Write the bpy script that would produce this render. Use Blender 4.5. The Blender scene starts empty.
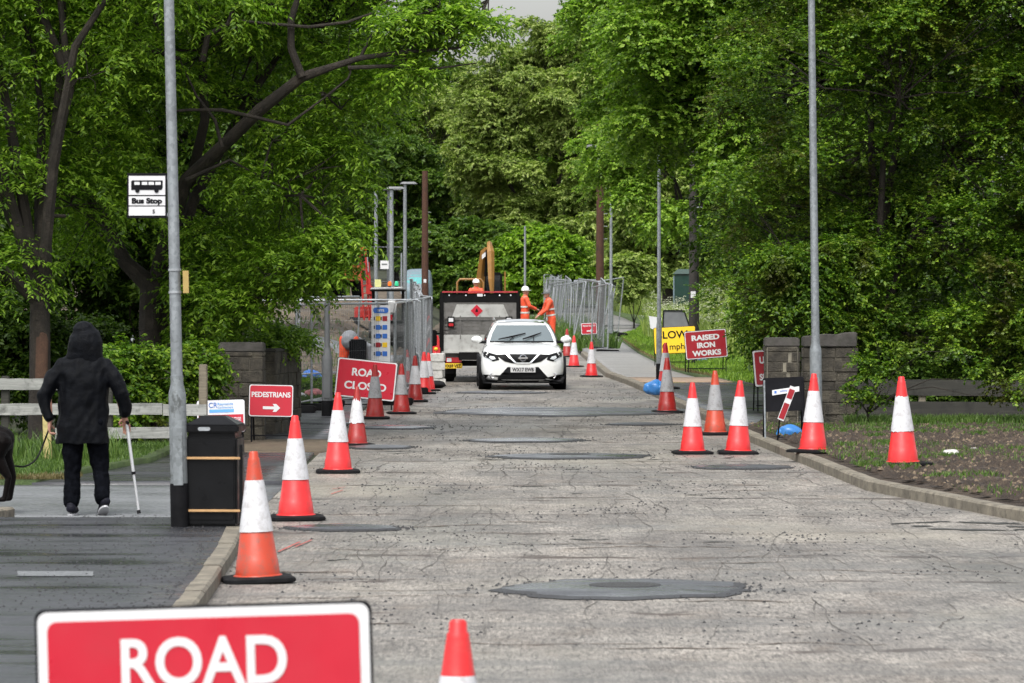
import bpy, bmesh, math, random
import numpy as np
from mathutils import Vector, Matrix

# ------------------------------------------------------------------ camera, sky, sun, exposure
H, F, YH, CX = 2.4, 4500.0, 270.0, 512.0
S = bpy.context.scene
C = S.collection
cam_d = bpy.data.cameras.new('camera'); cam = bpy.data.objects.new('camera', cam_d); C.objects.link(cam)
cam.location = (0, 0, H); cam.rotation_euler = (math.radians(90), 0, 0)
cam_d.sensor_width = 36; cam_d.lens = 36 * F / 1024; cam_d.shift_y = -(341.5 - YH) / 1024
cam_d.clip_start = 0.5; cam_d.clip_end = 3000
cam_d.dof.use_dof = True; cam_d.dof.focus_distance = 68; cam_d.dof.aperture_fstop = 9.5
S.camera = cam
W = bpy.data.worlds.new('World'); S.world = W; W.use_nodes = True
SUN_EL, SUN_AZ = math.radians(58), math.radians(200)      # high behind a thick cloud layer, a little behind the camera
nt = W.node_tree; nt.nodes.clear()
o_ = nt.nodes.new('ShaderNodeOutputWorld'); bg = nt.nodes.new('ShaderNodeBackground')
sky = nt.nodes.new('ShaderNodeTexSky'); sky.sky_type = 'NISHITA'; sky.sun_disc = False
sky.sun_elevation = SUN_EL; sky.sun_rotation = SUN_AZ; sky.dust_density = 4; sky.air_density = 1.2
hs = nt.nodes.new('ShaderNodeHueSaturation'); hs.inputs['Saturation'].default_value = 0.22
nt.links.new(sky.outputs[0], hs.inputs['Color']); nt.links.new(hs.outputs[0], bg.inputs[0])
bg.inputs[1].default_value = 0.15
nt.links.new(bg.outputs[0], o_.inputs[0])
sd = bpy.data.lights.new('sun', 'SUN'); sd.energy = 1.5; sd.angle = math.radians(25); sd.color = (1, .98, .94)
sun = bpy.data.objects.new('sun', sd); C.objects.link(sun)
dv = Vector((math.sin(SUN_AZ) * math.cos(SUN_EL), math.cos(SUN_AZ) * math.cos(SUN_EL), math.sin(SUN_EL)))
sun.rotation_euler = dv.to_track_quat('Z', 'Y').to_euler()
S.view_settings.view_transform = 'Standard'; S.view_settings.look = 'None'
S.view_settings.exposure = 0.85; S.view_settings.gamma = 1
S.cycles.max_bounces = 6; S.cycles.transparent_max_bounces = 8
R = math.radians

# ------------------------------------------------------------------ helpers
def G(x, y, h=0.0):
    s = (y - YH) / (H - h); return ((x - CX) / s, F / s, h)
def at(x, y, Z):
    s = F / Z; return ((x - CX) / s, Z, H - (y - YH) / s)
def smooth01(t):
    t = np.clip(t, 0, 1); return t * t * (3 - 2 * t)
def gh(x, y):
    x = np.asarray(x, float); y = np.asarray(y, float)
    far = .5 * smooth01((y - 200) / 60) + 7 * smooth01((y - 250) / 260)
    rb = 1.1 * smooth01((x - 5.2) / 6) * smooth01((y - 110) / 60)
    lb = 1.25 * smooth01((-3.4 - x) / 2.2) * smooth01((y - 92) / 70)
    return far + rb + lb

class MB:
    def __init__(s): s.v = []; s.f = []; s.m = []; s.cur = 0
    def add(s, vs, fs, M=None):
        b = len(s.v)
        if M is not None: vs = [M @ Vector(v) for v in vs]
        s.v += [tuple(v) for v in vs]; s.f += [tuple(b + i for i in f) for f in fs]; s.m += [s.cur] * len(fs)
        return s
    def box(s, c, d, rot=None, M=None, taper=1.0):
        x, y, z = d[0] / 2, d[1] / 2, d[2] / 2; t = taper
        vs = [(-x, -y, -z), (x, -y, -z), (x, y, -z), (-x, y, -z), (-x * t, -y * t, z), (x * t, -y * t, z), (x * t, y * t, z), (-x * t, y * t, z)]
        T = Matrix.Translation(c)
        if rot: T = T @ Matrix.Rotation(rot[2], 4, 'Z') @ Matrix.Rotation(rot[1], 4, 'Y') @ Matrix.Rotation(rot[0], 4, 'X')
        if M is not None: T = M @ T
        return s.add(vs, [(0, 3, 2, 1), (4, 5, 6, 7), (0, 1, 5, 4), (1, 2, 6, 5), (2, 3, 7, 6), (3, 0, 4, 7)], T)
    def tube(s, pts, rad, n=8, cap=True, M=None, ref=None):
        P = [Vector(p) for p in pts]; k = len(P)
        if not hasattr(rad, '__len__'): rad = [rad] * k
        vs = []; up = Vector(ref) if ref else None
        for i in range(k):
            d = (P[min(i + 1, k - 1)] - P[max(i - 1, 0)]).normalized()
            if up is None: up = Vector((0, 0, 1)) if abs(d.z) < .9 else Vector((0, 1, 0))
            a = (up - d * up.dot(d)).normalized(); b = d.cross(a); 
            if not ref: up = a
            r = rad[i]; ra, rb = r if hasattr(r, '__len__') else (r, r)
            for j in range(n):
                t = 2 * math.pi * j / n
                vs.append(P[i] + a * math.cos(t) * ra + b * math.sin(t) * rb)
        fs = [(i * n + j, i * n + (j + 1) % n, (i + 1) * n + (j + 1) % n, (i + 1) * n + j) for i in range(k - 1) for j in range(n)]
        if cap: fs += [tuple(range(n - 1, -1, -1)), tuple((k - 1) * n + j for j in range(n))]
        return s.add(vs, fs, M)
    def lathe(s, prof, n=24, M=None, cap=True):
        vs = []; k = len(prof)
        for r, z in prof:
            for j in range(n):
                t = 2 * math.pi * j / n; vs.append((r * math.cos(t), r * math.sin(t), z))
        fs = [(i * n + j, i * n + (j + 1) % n, (i + 1) * n + (j + 1) % n, (i + 1) * n + j) for i in range(k - 1) for j in range(n)]
        if cap: fs += [tuple(range(n - 1, -1, -1)), tuple((k - 1) * n + j for j in range(n))]
        return s.add(vs, fs, M)
    def prism(s, out, y0, y1, M=None):
        """outline in local x,z (counter-clockwise seen from -y), from y0 (front) to y1 (back)"""
        n = len(out); vs = [(x, y0, z) for x, z in out] + [(x, y1, z) for x, z in out]
        fs = [tuple(range(n)), tuple(range(2 * n - 1, n - 1, -1))] + [(i, n + i, n + (i + 1) % n, (i + 1) % n) for i in range(n)]
        return s.add(vs, fs, M)
    def ell(s, c, r, n=12, m=8, M=None):
        prof = [(max(math.sin(math.pi * i / m), .01), -math.cos(math.pi * i / m)) for i in range(m + 1)]
        T = Matrix.Translation(c) @ Matrix.Diagonal((r[0], r[1], r[2], 1))
        return s.lathe(prof, n, (M @ T) if M is not None else T)
    def build(s, name, mat=None, parent=None, smooth=False, bevel=0, seg=2, loc=None, recalc=True):
        me = bpy.data.meshes.new(name); me.from_pydata(s.v, [], s.f)
        for mm in (mat if isinstance(mat, (list, tuple)) else [mat]):
            if mm: me.materials.append(mm)
        if any(s.m): me.polygons.foreach_set('material_index', s.m)
        if recalc or bevel:
            bm = bmesh.new(); bm.from_mesh(me)
            if recalc: bmesh.ops.recalc_face_normals(bm, faces=bm.faces)
            if bevel:
                es = [e for e in bm.edges if len(e.link_faces) == 2 and e.calc_face_angle(0) > .6]
                bmesh.ops.bevel(bm, geom=es, offset=bevel, segments=seg, affect='EDGES', clamp_overlap=True)
            bm.to_mesh(me); bm.free()
        if smooth:
            me.polygons.foreach_set('use_smooth', [True] * len(me.polygons))
            me.set_sharp_from_angle(angle=R(40))
        o = bpy.data.objects.new(name, me); C.objects.link(o)
        if parent: o.parent = parent
        if loc: o.location = loc
        return o

def rrect(w, h, r, cx=0, cz=0, n=4):
    o = []
    for (sx, sz, a0) in ((1, -1, -90), (1, 1, 0), (-1, 1, 90), (-1, -1, 180)):
        for i in range(n + 1):
            a = R(a0 + 90 * i / n); o.append((cx + sx * (w / 2 - r) + r * math.cos(a), cz + sz * (h / 2 - r) + r * math.sin(a)))
    return o
def npmesh(name, v, faces, mat, parent=None, kind=None, nper=3):
    """v (N,3), faces (M,nper) numpy"""
    me = bpy.data.meshes.new(name); v = np.ascontiguousarray(v, np.float32); faces = np.ascontiguousarray(faces, np.int32)
    me.vertices.add(len(v)); me.vertices.foreach_set('co', v.ravel())
    me.loops.add(faces.size); me.loops.foreach_set('vertex_index', faces.ravel())
    me.polygons.add(len(faces)); me.polygons.foreach_set('loop_start', np.arange(0, faces.size, nper, dtype=np.int32))
    me.update(calc_edges=True)
    if mat: me.materials.append(mat)
    o = bpy.data.objects.new(name, me); C.objects.link(o)
    if parent: o.parent = parent
    if kind: o['kind'] = kind
    return o
def tag(o, label=None, cat=None, group=None, kind=None):
    if label: o['label'] = label
    if cat: o['category'] = cat
    if group: o['group'] = group
    if kind: o['kind'] = kind
    return o
def thing(name, label, cat, loc=(0, 0, 0), rz=0, group=None):
    o = bpy.data.objects.new(name, None); C.objects.link(o); o.empty_display_size = .2
    o.location = loc; o.rotation_euler = (0, 0, rz)
    return tag(o, label, cat, group)
def copy_tree(o, parent=None):
    c = o.copy(); C.objects.link(c)
    if parent: c.parent = parent
    for ch in list(o.children): copy_tree(ch, c)
    return c

# ------------------------------------------------------------------ materials
def newmat(name):
    m = bpy.data.materials.new(name); m.use_nodes = True
    return m, m.node_tree, m.node_tree.nodes['Principled BSDF']
def N(t, typ, **kw):
    n = t.nodes.new(typ)
    for k, v in kw.items():
        if k in n.inputs: n.inputs[k].default_value = v
        else: setattr(n, k, v)
    return n
def ramp(t, fac, stops):
    r = t.nodes.new('ShaderNodeValToRGB'); e = r.color_ramp.elements
    while len(e) < len(stops): e.new(.5)
    for i, (p, c) in enumerate(stops):
        e[i].position = p; e[i].color = (c, c, c, 1) if not hasattr(c, '__len__') else (*c, 1)
    t.links.new(fac, r.inputs[0]); return r.outputs[0]
def coords(t, scale=(1, 1, 1), kind='Object'):
    tc = t.nodes.new('ShaderNodeTexCoord'); mp = t.nodes.new('ShaderNodeMapping'); mp.inputs['Scale'].default_value = scale
    t.links.new(tc.outputs[kind], mp.inputs[0]); return mp.outputs[0]
def noise(t, vec, scale, detail=4, rough=.55):
    n = N(t, 'ShaderNodeTexNoise', Scale=scale, Detail=detail, Roughness=rough); t.links.new(vec, n.inputs['Vector']); return n.outputs['Fac']
def mixc(t, fac, a, b, mode='MIX'):
    m = t.nodes.new('ShaderNodeMix'); m.data_type = 'RGBA'; m.blend_type = mode
    for sck, v in ((m.inputs[0], fac), (m.inputs[6], a), (m.inputs[7], b)):
        if isinstance(v, bpy.types.NodeSocket): t.links.new(v, sck)
        elif hasattr(v, '__len__'): sck.default_value = (*v, 1)
        else: sck.default_value = v
    return m.outputs[2]
def math_(t, op, a, b=0.0):
    m = t.nodes.new('ShaderNodeMath'); m.operation = op
    for i, v in enumerate((a, b)):
        if isinstance(v, bpy.types.NodeSocket): t.links.new(v, m.inputs[i])
        else: m.inputs[i].default_value = v
    return m.outputs[0]
def bump(t, p, h, strength=.4, dist=.01):
    b = N(t, 'ShaderNodeBump', Strength=strength, Distance=dist); t.links.new(h, b.inputs['Height']); t.links.new(b.outputs[0], p.inputs['Normal'])
def plain(name, col, rough=.5, var=.12, scale=8, metal=0, spec=.5, coat=0, dirt=None, bmp=0):
    m, t, p = newmat(name)
    v = coords(t); n = noise(t, v, scale, 5)
    lo = tuple(c * (1 - var) for c in col); hi = tuple(min(1, c * (1 + var)) for c in col)
    c = ramp(t, n, [(.3, lo), (.7, hi)])
    if dirt:
        d = ramp(t, noise(t, v, scale * 2.7, 6, .7), [(.5, 0.0), (.72, dirt[1])])
        c = mixc(t, d, c, dirt[0])
    t.links.new(c, p.inputs['Base Color'])
    r = ramp(t, noise(t, v, scale * 1.7, 3), [(.3, max(rough - .1, .03)), (.7, min(rough + .12, 1))])
    t.links.new(r, p.inputs['Roughness'])
    p.inputs['Metallic'].default_value = metal; p.inputs['Specular IOR Level'].default_value = spec
    if coat: p.inputs['Coat Weight'].default_value = coat; p.inputs['Coat Roughness'].default_value = .05
    if bmp: bump(t, p, noise(t, v, scale * 6, 5, .7), bmp, .01)
    return m

def leaf_mat(name, dark, mid, light, trans=.35, rough=.42, brown=0.0):
    m, t, p = newmat(name)
    g = t.nodes.new('ShaderNodeNewGeometry'); v = coords(t)
    big = noise(t, v, .55, 2); r = g.outputs['Random Per Island']
    f = math_(t, 'ADD', math_(t, 'MULTIPLY', r, .65), math_(t, 'MULTIPLY', big, .5))
    c = ramp(t, f, [(.25, dark), (.55, mid), (.9, light)])
    if brown:
        b = ramp(t, noise(t, v, .9, 2), [(.52, 0.0), (.66, brown)]); c = mixc(t, b, c, (.06, .045, .012))
    t.links.new(c, p.inputs['Base Color']); p.inputs['Roughness'].default_value = rough; p.inputs['Specular IOR Level'].default_value = .28
    tr = t.nodes.new('ShaderNodeBsdfTranslucent'); c2 = mixc(t, 1.0, c, (1.0, 1.25, .45), 'MULTIPLY'); t.links.new(c2, tr.inputs[0])
    ms = t.nodes.new('ShaderNodeMixShader'); ms.inputs[0].default_value = trans
    t.links.new(p.outputs[0], ms.inputs[1]); t.links.new(tr.outputs[0], ms.inputs[2])
    t.links.new(ms.outputs[0], t.nodes['Material Output'].inputs[0])
    return m
def asphalt_mat(name, base, wet=.5):
    m, t, p = newmat(name); v = coords(t)
    sp = math_(t, 'ADD', math_(t, 'MULTIPLY', noise(t, v, 90, 3, .8), .4), math_(t, 'MULTIPLY', noise(t, coords(t, (1, .12, 1)), 48, 4, .8), .6)); big = noise(t, v, .8, 5); st = noise(t, coords(t, (.25, 1.6, 1)), 1.2, 4)
    c = ramp(t, sp, [(.36, tuple(b * .45 for b in base)), (.62, tuple(b * 1.7 for b in base))])
    c = mixc(t, ramp(t, big, [(.35, 0.0), (.7, .6)]), c, tuple(b * 1.7 for b in base))
    t.links.new(c, p.inputs['Base Color'])
    r = ramp(t, math_(t, 'ADD', math_(t, 'MULTIPLY', st, .6), math_(t, 'MULTIPLY', big, .4)), [(.4, .62 - wet * .55), (.62, .75 - wet * .15)])
    t.links.new(r, p.inputs['Roughness']); bump(t, p, sp, .5, .006); return m

M_ = {}
HAZE = 0
def road_mat():
    m, t, p = newmat('planed_road'); v = coords(t)
    base = ramp(t, noise(t, coords(t, (1, .45, 1)), .9, 6, .6), [(.28, (.125, .114, .101)), (.5, (.205, .187, .165)), (.72, (.29, .264, .23))])
    grain = noise(t, coords(t, (1, .10, 1)), 42, 4, .8)
    c = mixc(t, 1.0, base, ramp(t, grain, [(.36, .42), (.5, 1.0), (.64, 1.5)]), 'MULTIPLY')
    g2 = noise(t, coords(t, (1, .16, 1)), 16, 3, .7)
    c = mixc(t, ramp(t, g2, [(.60, 0.0), (.66, .75)]), c, (.06, .056, .05))
    c = mixc(t, 1.0, c, ramp(t, noise(t, coords(t, (1, .3, 1)), 2.6, 4, .6), [(.35, .85), (.65, 1.12)]), 'MULTIPLY')
    # long planing grooves and slab-like seams across
    gr = noise(t, coords(t, (26, .35, 1)), 1.0, 3, .6)
    c = mixc(t, 1.0, c, ramp(t, gr, [(.36, .90), (.5, 1.0), (.7, 1.05)]), 'MULTIPLY')
    c = mixc(t, 1.0, c, ramp(t, noise(t, coords(t, (1, .5, 1)), 7, 4, .7), [(.32, .72), (.5, 1.0), (.7, 1.18)]), 'MULTIPLY')
    w = noise(t, coords(t, (.12, .9, 1)), 1.4, 5, .6)
    c = mixc(t, ramp(t, w, [(.52, 0.0), (.6, .55), (.66, .1)]), c, (.12, .118, .112))
    # cracks
    nv = t.nodes.new('ShaderNodeTexNoise'); nv.inputs['Scale'].default_value = 2.2; nv.inputs['Detail'].default_value = 5
    t.links.new(v, nv.inputs['Vector'])
    add = t.nodes.new('ShaderNodeVectorMath'); add.operation = 'MULTIPLY_ADD'; add.inputs[1].default_value = (.35, .35, 0)
    t.links.new(nv.outputs['Color'], add.inputs[0]); t.links.new(coords(t, (.8, .22, 1)), add.inputs[2])
    vo = t.nodes.new('ShaderNodeTexVoronoi'); vo.feature = 'DISTANCE_TO_EDGE'; vo.inputs['Scale'].default_value = 1.6; t.links.new(add.outputs[0], vo.inputs['Vector'])
    cr = ramp(t, vo.outputs['Distance'], [(.0, 1.0), (.007, .8), (.016, 0.0)])
    cr2 = math_(t, 'MULTIPLY', cr, ramp(t, noise(t, v, .7, 4), [(.47, .0), (.6, .55)]))
    c = mixc(t, cr2, c, (.06, .055, .05))
    # joints across the road left by the planer
    wv = t.nodes.new('ShaderNodeTexWave'); wv.bands_direction = 'Y'; wv.inputs['Scale'].default_value = .10; wv.inputs['Distortion'].default_value = 3.4; wv.inputs['Detail'].default_value = 6; wv.inputs['Detail Scale'].default_value = 1.3; wv.inputs['Detail Roughness'].default_value = .7
    t.links.new(v, wv.inputs['Vector'])
    j = ramp(t, wv.outputs['Fac'], [(.0, .9), (.010, .7), (.022, 0.0)])
    c = mixc(t, math_(t, 'MULTIPLY', j, ramp(t, noise(t, v, 1.3, 3), [(.48, 0.0), (.56, 1.0)])), c, (.05, .036, .028))
    w2 = t.nodes.new('ShaderNodeTexWave'); w2.bands_direction = 'X'; w2.inputs['Scale'].default_value = .13; w2.inputs['Distortion'].default_value = 1.2; w2.inputs['Detail'].default_value = 3; w2.inputs['Detail Scale'].default_value = .6
    t.links.new(coords(t, (1, .12, 1)), w2.inputs['Vector'])
    j2 = ramp(t, w2.outputs['Fac'], [(.0, .8), (.004, .6), (.012, 0.0)])
    dp = noise(t, coords(t, (1, .35, 1)), .42, 6, .62)
    damp = ramp(t, dp, [(.50, 0.0), (.60, 1.0)])
    c = mixc(t, math_(t, 'MULTIPLY', damp, .42), c, (.085, .08, .075))
    c = mixc(t, ramp(t, noise(t, coords(t, (1, .5, 1)), 1.7, 6, .7), [(.55, 0.0), (.68, .4)]), c, (.15, .115, .085))
    # specks of loose black aggregate
    spk = ramp(t, noise(t, v, 16, 3, .7), [(.66, 0.0), (.70, .85)])
    c = mixc(t, spk, c, (.03, .03, .03))
    lg = noise(t, coords(t, (3.2, .06, 1)), 1.0, 3, .6)
    c = mixc(t, 1.0, c, ramp(t, lg, [(.34, .90), (.48, 1.0), (.7, 1.04)]), 'MULTIPLY')
    # pale sandy dust
    du = ramp(t, noise(t, coords(t, (.5, .25, 1)), .55, 4), [(.55, 0.0), (.7, .5)])
    c = mixc(t, du, c, (.30, .275, .22))
    t.links.new(c, p.inputs['Base Color'])
    ro = ramp(t, noise(t, coords(t, (.6, .3, 1)), .7, 5, .6), [(.35, .36), (.6, .72)])
    t.links.new(ro, p.inputs['Roughness'])
    hh = math_(t, 'SUBTRACT', math_(t, 'ADD', math_(t, 'MULTIPLY', grain, .5), math_(t, 'MULTIPLY', gr, .5)), cr2)
    bump(t, p, hh, .9, .02); return m
def mud_mat(name, a, b, c_, gs=3.0):
    m, t, p = newmat(name); v = coords(t)
    c = ramp(t, noise(t, v, gs, 8, .65), [(.3, a), (.5, b), (.72, c_)])
    c = mixc(t, 1.0, c, ramp(t, noise(t, v, gs * 12, 5, .7), [(.3, .55), (.7, 1.4)]), 'MULTIPLY')
    t.links.new(c, p.inputs['Base Color']); p.inputs['Roughness'].default_value = .8
    bump(t, p, noise(t, v, gs * 7, 8, .75), .8, .04); return m
def stone_mat(name, base=(.09, .082, .07), bw=.36, bh=.17, pale=(.2, .18, .14)):
    m, t, p = newmat(name)
    tc = t.nodes.new('ShaderNodeTexCoord'); sx = t.nodes.new('ShaderNodeSeparateXYZ'); t.links.new(tc.outputs['Object'], sx.inputs[0])
    cb = t.nodes.new('ShaderNodeCombineXYZ'); t.links.new(math_(t, 'ADD', sx.outputs[0], sx.outputs[1]), cb.inputs[0]); t.links.new(sx.outputs[2], cb.inputs[1])
    br = t.nodes.new('ShaderNodeTexBrick'); br.inputs['Scale'].default_value = 1; br.inputs['Brick Width'].default_value = bw; br.inputs['Row Height'].default_value = bh
    br.inputs['Mortar Size'].default_value = .012; br.inputs['Color1'].default_value = (*[b * .6 for b in base], 1); br.inputs['Color2'].default_value = (*[b * 1.4 for b in base], 1)
    br.inputs['Mortar'].default_value = (*pale, 1); t.links.new(cb.outputs[0], br.inputs['Vector'])
    v = coords(t)
    c = mixc(t, 1.0, br.outputs['Color'], ramp(t, noise(t, v, 14, 8, .7), [(.3, .35), (.7, 1.7)]), 'MULTIPLY')
    c = mixc(t, ramp(t, noise(t, v, 3, 5), [(.5, 0.0), (.75, .6)]), c, (.05, .055, .03))
    t.links.new(c, p.inputs['Base Color']); p.inputs['Roughness'].default_value = .85
    bump(t, p, math_(t, 'SUBTRACT', noise(t, v, 18, 6, .7), math_(t, 'MULTIPLY', br.outputs['Fac'], .8)), .9, .03); return m
def wood_mat(name, a, b, rough=.8):
    m, t, p = newmat(name)
    n = noise(t, coords(t, (1.2, 10, 22)), 1.6, 6, .7)
    c = ramp(t, n, [(.3, a), (.68, b)])
    c = mixc(t, ramp(t, noise(t, coords(t), 5, 6, .7), [(.52, 0.0), (.7, .8)]), c, tuple(x * .35 for x in a))
    t.links.new(c, p.inputs['Base Color']); p.inputs['Roughness'].default_value = rough; bump(t, p, n, .4, .01); return m
def galv_mat(name, base=(.30, .315, .33), rough=.45, peel=0.0):
    m, t, p = newmat(name); v = coords(t)
    vo = t.nodes.new('ShaderNodeTexVoronoi'); vo.inputs['Scale'].default_value = 28; t.links.new(v, vo.inputs['Vector'])
    f = math_(t, 'ADD', math_(t, 'MULTIPLY', vo.outputs['Color'], .35), math_(t, 'MULTIPLY', noise(t, coords(t, (3, 3, .6)), 3, 5), .65))
    c = ramp(t, f, [(.3, tuple(b * .7 for b in base)), (.7, tuple(b * 1.25 for b in base))])
    if peel: c = mixc(t, ramp(t, noise(t, coords(t, (1, 1, .5)), 9, 5, .7), [(.56, 0.0), (.62, peel)]), c, (.07, .075, .07))
    t.links.new(c, p.inputs['Base Color']); p.inputs['Metallic'].default_value = .35; p.inputs['Roughness'].default_value = rough; return m
def glow_plastic(name, col, dirt=.5, rough=.38):
    return plain(name, col, rough, .08, 5, spec=.45, dirt=((.12, .08, .06), dirt))

M_.update(
 road=road_mat(), tarmac=asphalt_mat('wet_asphalt', (.030, .031, .035), .85), patch=asphalt_mat('patch_asphalt', (.020, .020, .021), .35), patch_wet=asphalt_mat('wet_patch_asphalt', (.046, .048, .053), .95),
 pave=asphalt_mat('old_pavement', (.16, .155, .148), .35), flag=asphalt_mat('flagstone', (.105, .11, .115), .5),
 mud=mud_mat('mud', (.014, .009, .006), (.04, .026, .016), (.10, .072, .045), 3.5), soil=mud_mat('soil', (.05, .036, .024), (.10, .075, .05), (.17, .135, .095), .6),
 turf=mud_mat('turf', (.03, .045, .012), (.05, .085, .02), (.085, .12, .035), 2.5), forest=mud_mat('forest_floor', (.012, .014, .006), (.025, .03, .012), (.045, .045, .02), 1.5),
 kerb=plain('kerb_concrete', (.17, .15, .115), .75, .35, 4, dirt=((.05, .045, .035), .9), bmp=.5),
 stone=mud_mat('dark_stone', (.016, .014, .010), (.052, .045, .034), (.12, .105, .075), 4.5), mortar=plain('mortar', (.17, .155, .12), .9, .5, 8), cope=plain('coping_stone', (.055, .05, .045), .85, .4, 6, dirt=((.03, .035, .02), .8), bmp=.7),
 white_wood=wood_mat('weathered_white_wood', (.14, .145, .135), (.36, .36, .34)), grey_wood=wood_mat('grey_wood', (.013, .013, .010), (.040, .038, .030)), yellow_wood=wood_mat('yellow_wood', (.40, .33, .13), (.52, .44, .2)),
 post_wood=wood_mat('old_post_wood', (.10, .085, .06), (.22, .19, .14)), brown_pole=wood_mat('creosoted_pole', (.035, .014, .007), (.085, .033, .016)), dark_pole=wood_mat('dark_pole', (.018, .015, .013), (.035, .03, .026)),
 galv=galv_mat('galvanised', (.24, .26, .275), .45), galv_peel=galv_mat('peeling_grey_paint', (.22, .24, .25), .45, .7), black_paint=plain('black_paint', (.007, .007, .008), .5, .3, 8, spec=.08),
 fence_steel=galv_mat('fence_steel', (.34, .36, .38), .35), mesh_steel=galv_mat('mesh_steel', (.14, .15, .155), .5), rubber=plain('black_rubber', (.013, .013, .014), .7, .3, 6, spec=.08),
 bark=mud_mat('bark', (.010, .007, .005), (.024, .018, .013), (.055, .043, .033), 4), bare_wood=mud_mat('bare_wood', (.06, .03, .018), (.10, .05, .03), (.13, .07, .04), 6),
 cone_red=glow_plastic('cone_red', (.60, .020, .022), .3), cone_orange=glow_plastic('cone_orange', (.42, .045, .018), .7), cone_dark=glow_plastic('cone_dark_red', (.28, .013, .011), .5),
 sleeve=plain('cone_sleeve', (.56, .56, .58), .4, .1, 6, dirt=((.28, .26, .25), .7)), sleeve_grey=plain('cone_sleeve_grey', (.30, .30, .31), .45, .15, 6, dirt=((.13, .12, .11), .8)),
 sign_red=plain('sign_red', (.46, .009, .027), .35, .05, 3, dirt=((.4, .02, .03), .3)), sign_dark_red=plain('sign_dark_red', (.30, .009, .018), .4, .08, 3), sign_white=plain('sign_white', (.62, .62, .63), .4, .04, 4, dirt=((.5, .5, .5), .4)),
 sign_yellow=plain('sign_yellow', (.8, .52, .02), .4, .05, 4), sign_black=plain('sign_black', (.009, .009, .011), .55, .3, 5, spec=.08), sign_blue=plain('sign_blue', (.03, .14, .5), .4, .05, 4), sign_light_blue=plain('sign_light_blue', (.12, .35, .75), .4, .05, 4),
 sign_back=plain('sign_back_grey', (.13, .135, .14), .5, .15, 4), bin_black=plain('bin_black', (.006, .0062, .007), .35, .25, 5, spec=.16), strap=plain('wooden_strap', (.45, .27, .12), .6, .2, 9),
 blue_bag=plain('blue_bag', (.035, .17, .45), .35, .25, 6), white_bag=plain('white_bag', (.6, .6, .6), .4, .2, 6), pink_bag=plain('red_white_rag', (.6, .2, .2), .5, .6, 12),
 coat=plain('black_coat', (.0030, .0036, .0052), .5, .4, 14, spec=.09, bmp=.8), jeans=plain('dark_jeans', (.004, .0045, .0065), .9, .4, 20, spec=.03, bmp=.4), skin=plain('skin', (.42, .22, .16), .5, .1, 10),
 shoe=plain('shoe_black', (.01, .01, .016), .6, .3, 20, spec=.1), sole=plain('sole_white', (.4, .4, .42), .5, .05, 10), alu=plain('aluminium', (.62, .63, .64), .35, .1, 10, metal=.6),
 dog=plain('black_dog_fur', (.004, .0027, .0025), .5, .5, 25, spec=.1, bmp=.4), hivis=plain('hi_vis_orange', (.75, .085, .03), .6, .12, 9), reflect=plain('reflective_tape', (.6, .6, .56), .35, .1, 20), hat=plain('white_helmet', (.8, .8, .78), .3, .04, 10),
 grey_cloth=plain('grey_cloth', (.2, .21, .23), .8, .2, 9), car=plain('white_car_paint', (.82, .83, .82), .18, .02, 2, coat=1), car_black=plain('car_black_plastic', (.009, .009, .010), .5, .2, 12, spec=.08), chrome=plain('chrome', (.75, .75, .76), .12, .05, 10, metal=1),
 tyre=plain('tyre', (.009, .009, .009), .8, .3, 15, spec=.05), rim=plain('rim_silver', (.35, .36, .37), .3, .1, 8, metal=.8), lamp_glass=plain('lamp_glass', (.55, .58, .6), .08, .2, 30, coat=1), red_glass=plain('red_lens', (.4, .01, .015), .15, .2, 10, coat=1),
 orange_glass=plain('orange_lens', (.9, .2, .02), .2, .1, 10), green_glass=plain('green_lens', (.05, .6, .3), .2, .1, 10), alu_panel=plain('truck_aluminium', (.44, .44, .42), .45, .15, 3, metal=.3, dirt=((.16, .14, .12), .6)), truck_grey=plain('truck_grey', (.13, .125, .118), .5, .25, 5, dirt=((.07, .06, .05), .8)),
 truck_black=plain('truck_black', (.008, .008, .008), .6, .3, 6, spec=.08), maroon=plain('maroon_edge', (.35, .03, .04), .4, .1, 8), plate_y=plain('plate_yellow', (.75, .5, .03), .35, .05, 5), dig_yellow=plain('digger_yellow', (.26, .125, .025), .4, .12, 4, dirt=((.2, .12, .05), .7)),
 rig_red=plain('rig_red', (.40, .025, .02), .4, .15, 4, dirt=((.2, .03, .02), .6)), orange_m=plain('machine_orange', (.36, .10, .03), .4, .1, 4), green_box=plain('cabinet_green', (.004, .028, .02), .4, .15, 4), blue_grey=plain('pale_blue_grey', (.14, .19, .22), .5, .1, 4),
 concrete=plain('pale_concrete', (.5, .49, .46), .8, .12, 4, dirt=((.2, .19, .17), .7), bmp=.4), yellow_foot=plain('yellow_block', (.75, .5, .04), .6, .1, 6), iron=plain('iron_cover', (.045, .043, .042), .45, .3, 30, metal=.5, bmp=.6),
)
def glass_mat(name, tint, dark=.0):
    m, t, p = newmat(name); p.inputs['Base Color'].default_value = (*tint, 1); p.inputs['Roughness'].default_value = .04
    p.inputs['Specular IOR Level'].default_value = .9; p.inputs['Coat Weight'].default_value = 1; p.inputs['Coat Roughness'].default_value = .02; return m
M_['glass'] = glass_mat('windscreen_glass', (.12, .15, .16)); M_['glass_dark'] = glass_mat('dark_glass', (.02, .025, .028))
M_['leaf_ash'] = leaf_mat('leaf_ash', (0.0561, 0.1151, 0.0101), (0.1395, 0.2579, 0.0218), (0.3150, 0.4661, 0.0473), .42)
M_['leaf_haw'] = leaf_mat('leaf_hawthorn', (0.0339, 0.0762, 0.0085), (0.0789, 0.1623, 0.0156), (0.2160, 0.3147, 0.0282), .36, brown=.75)
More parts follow.
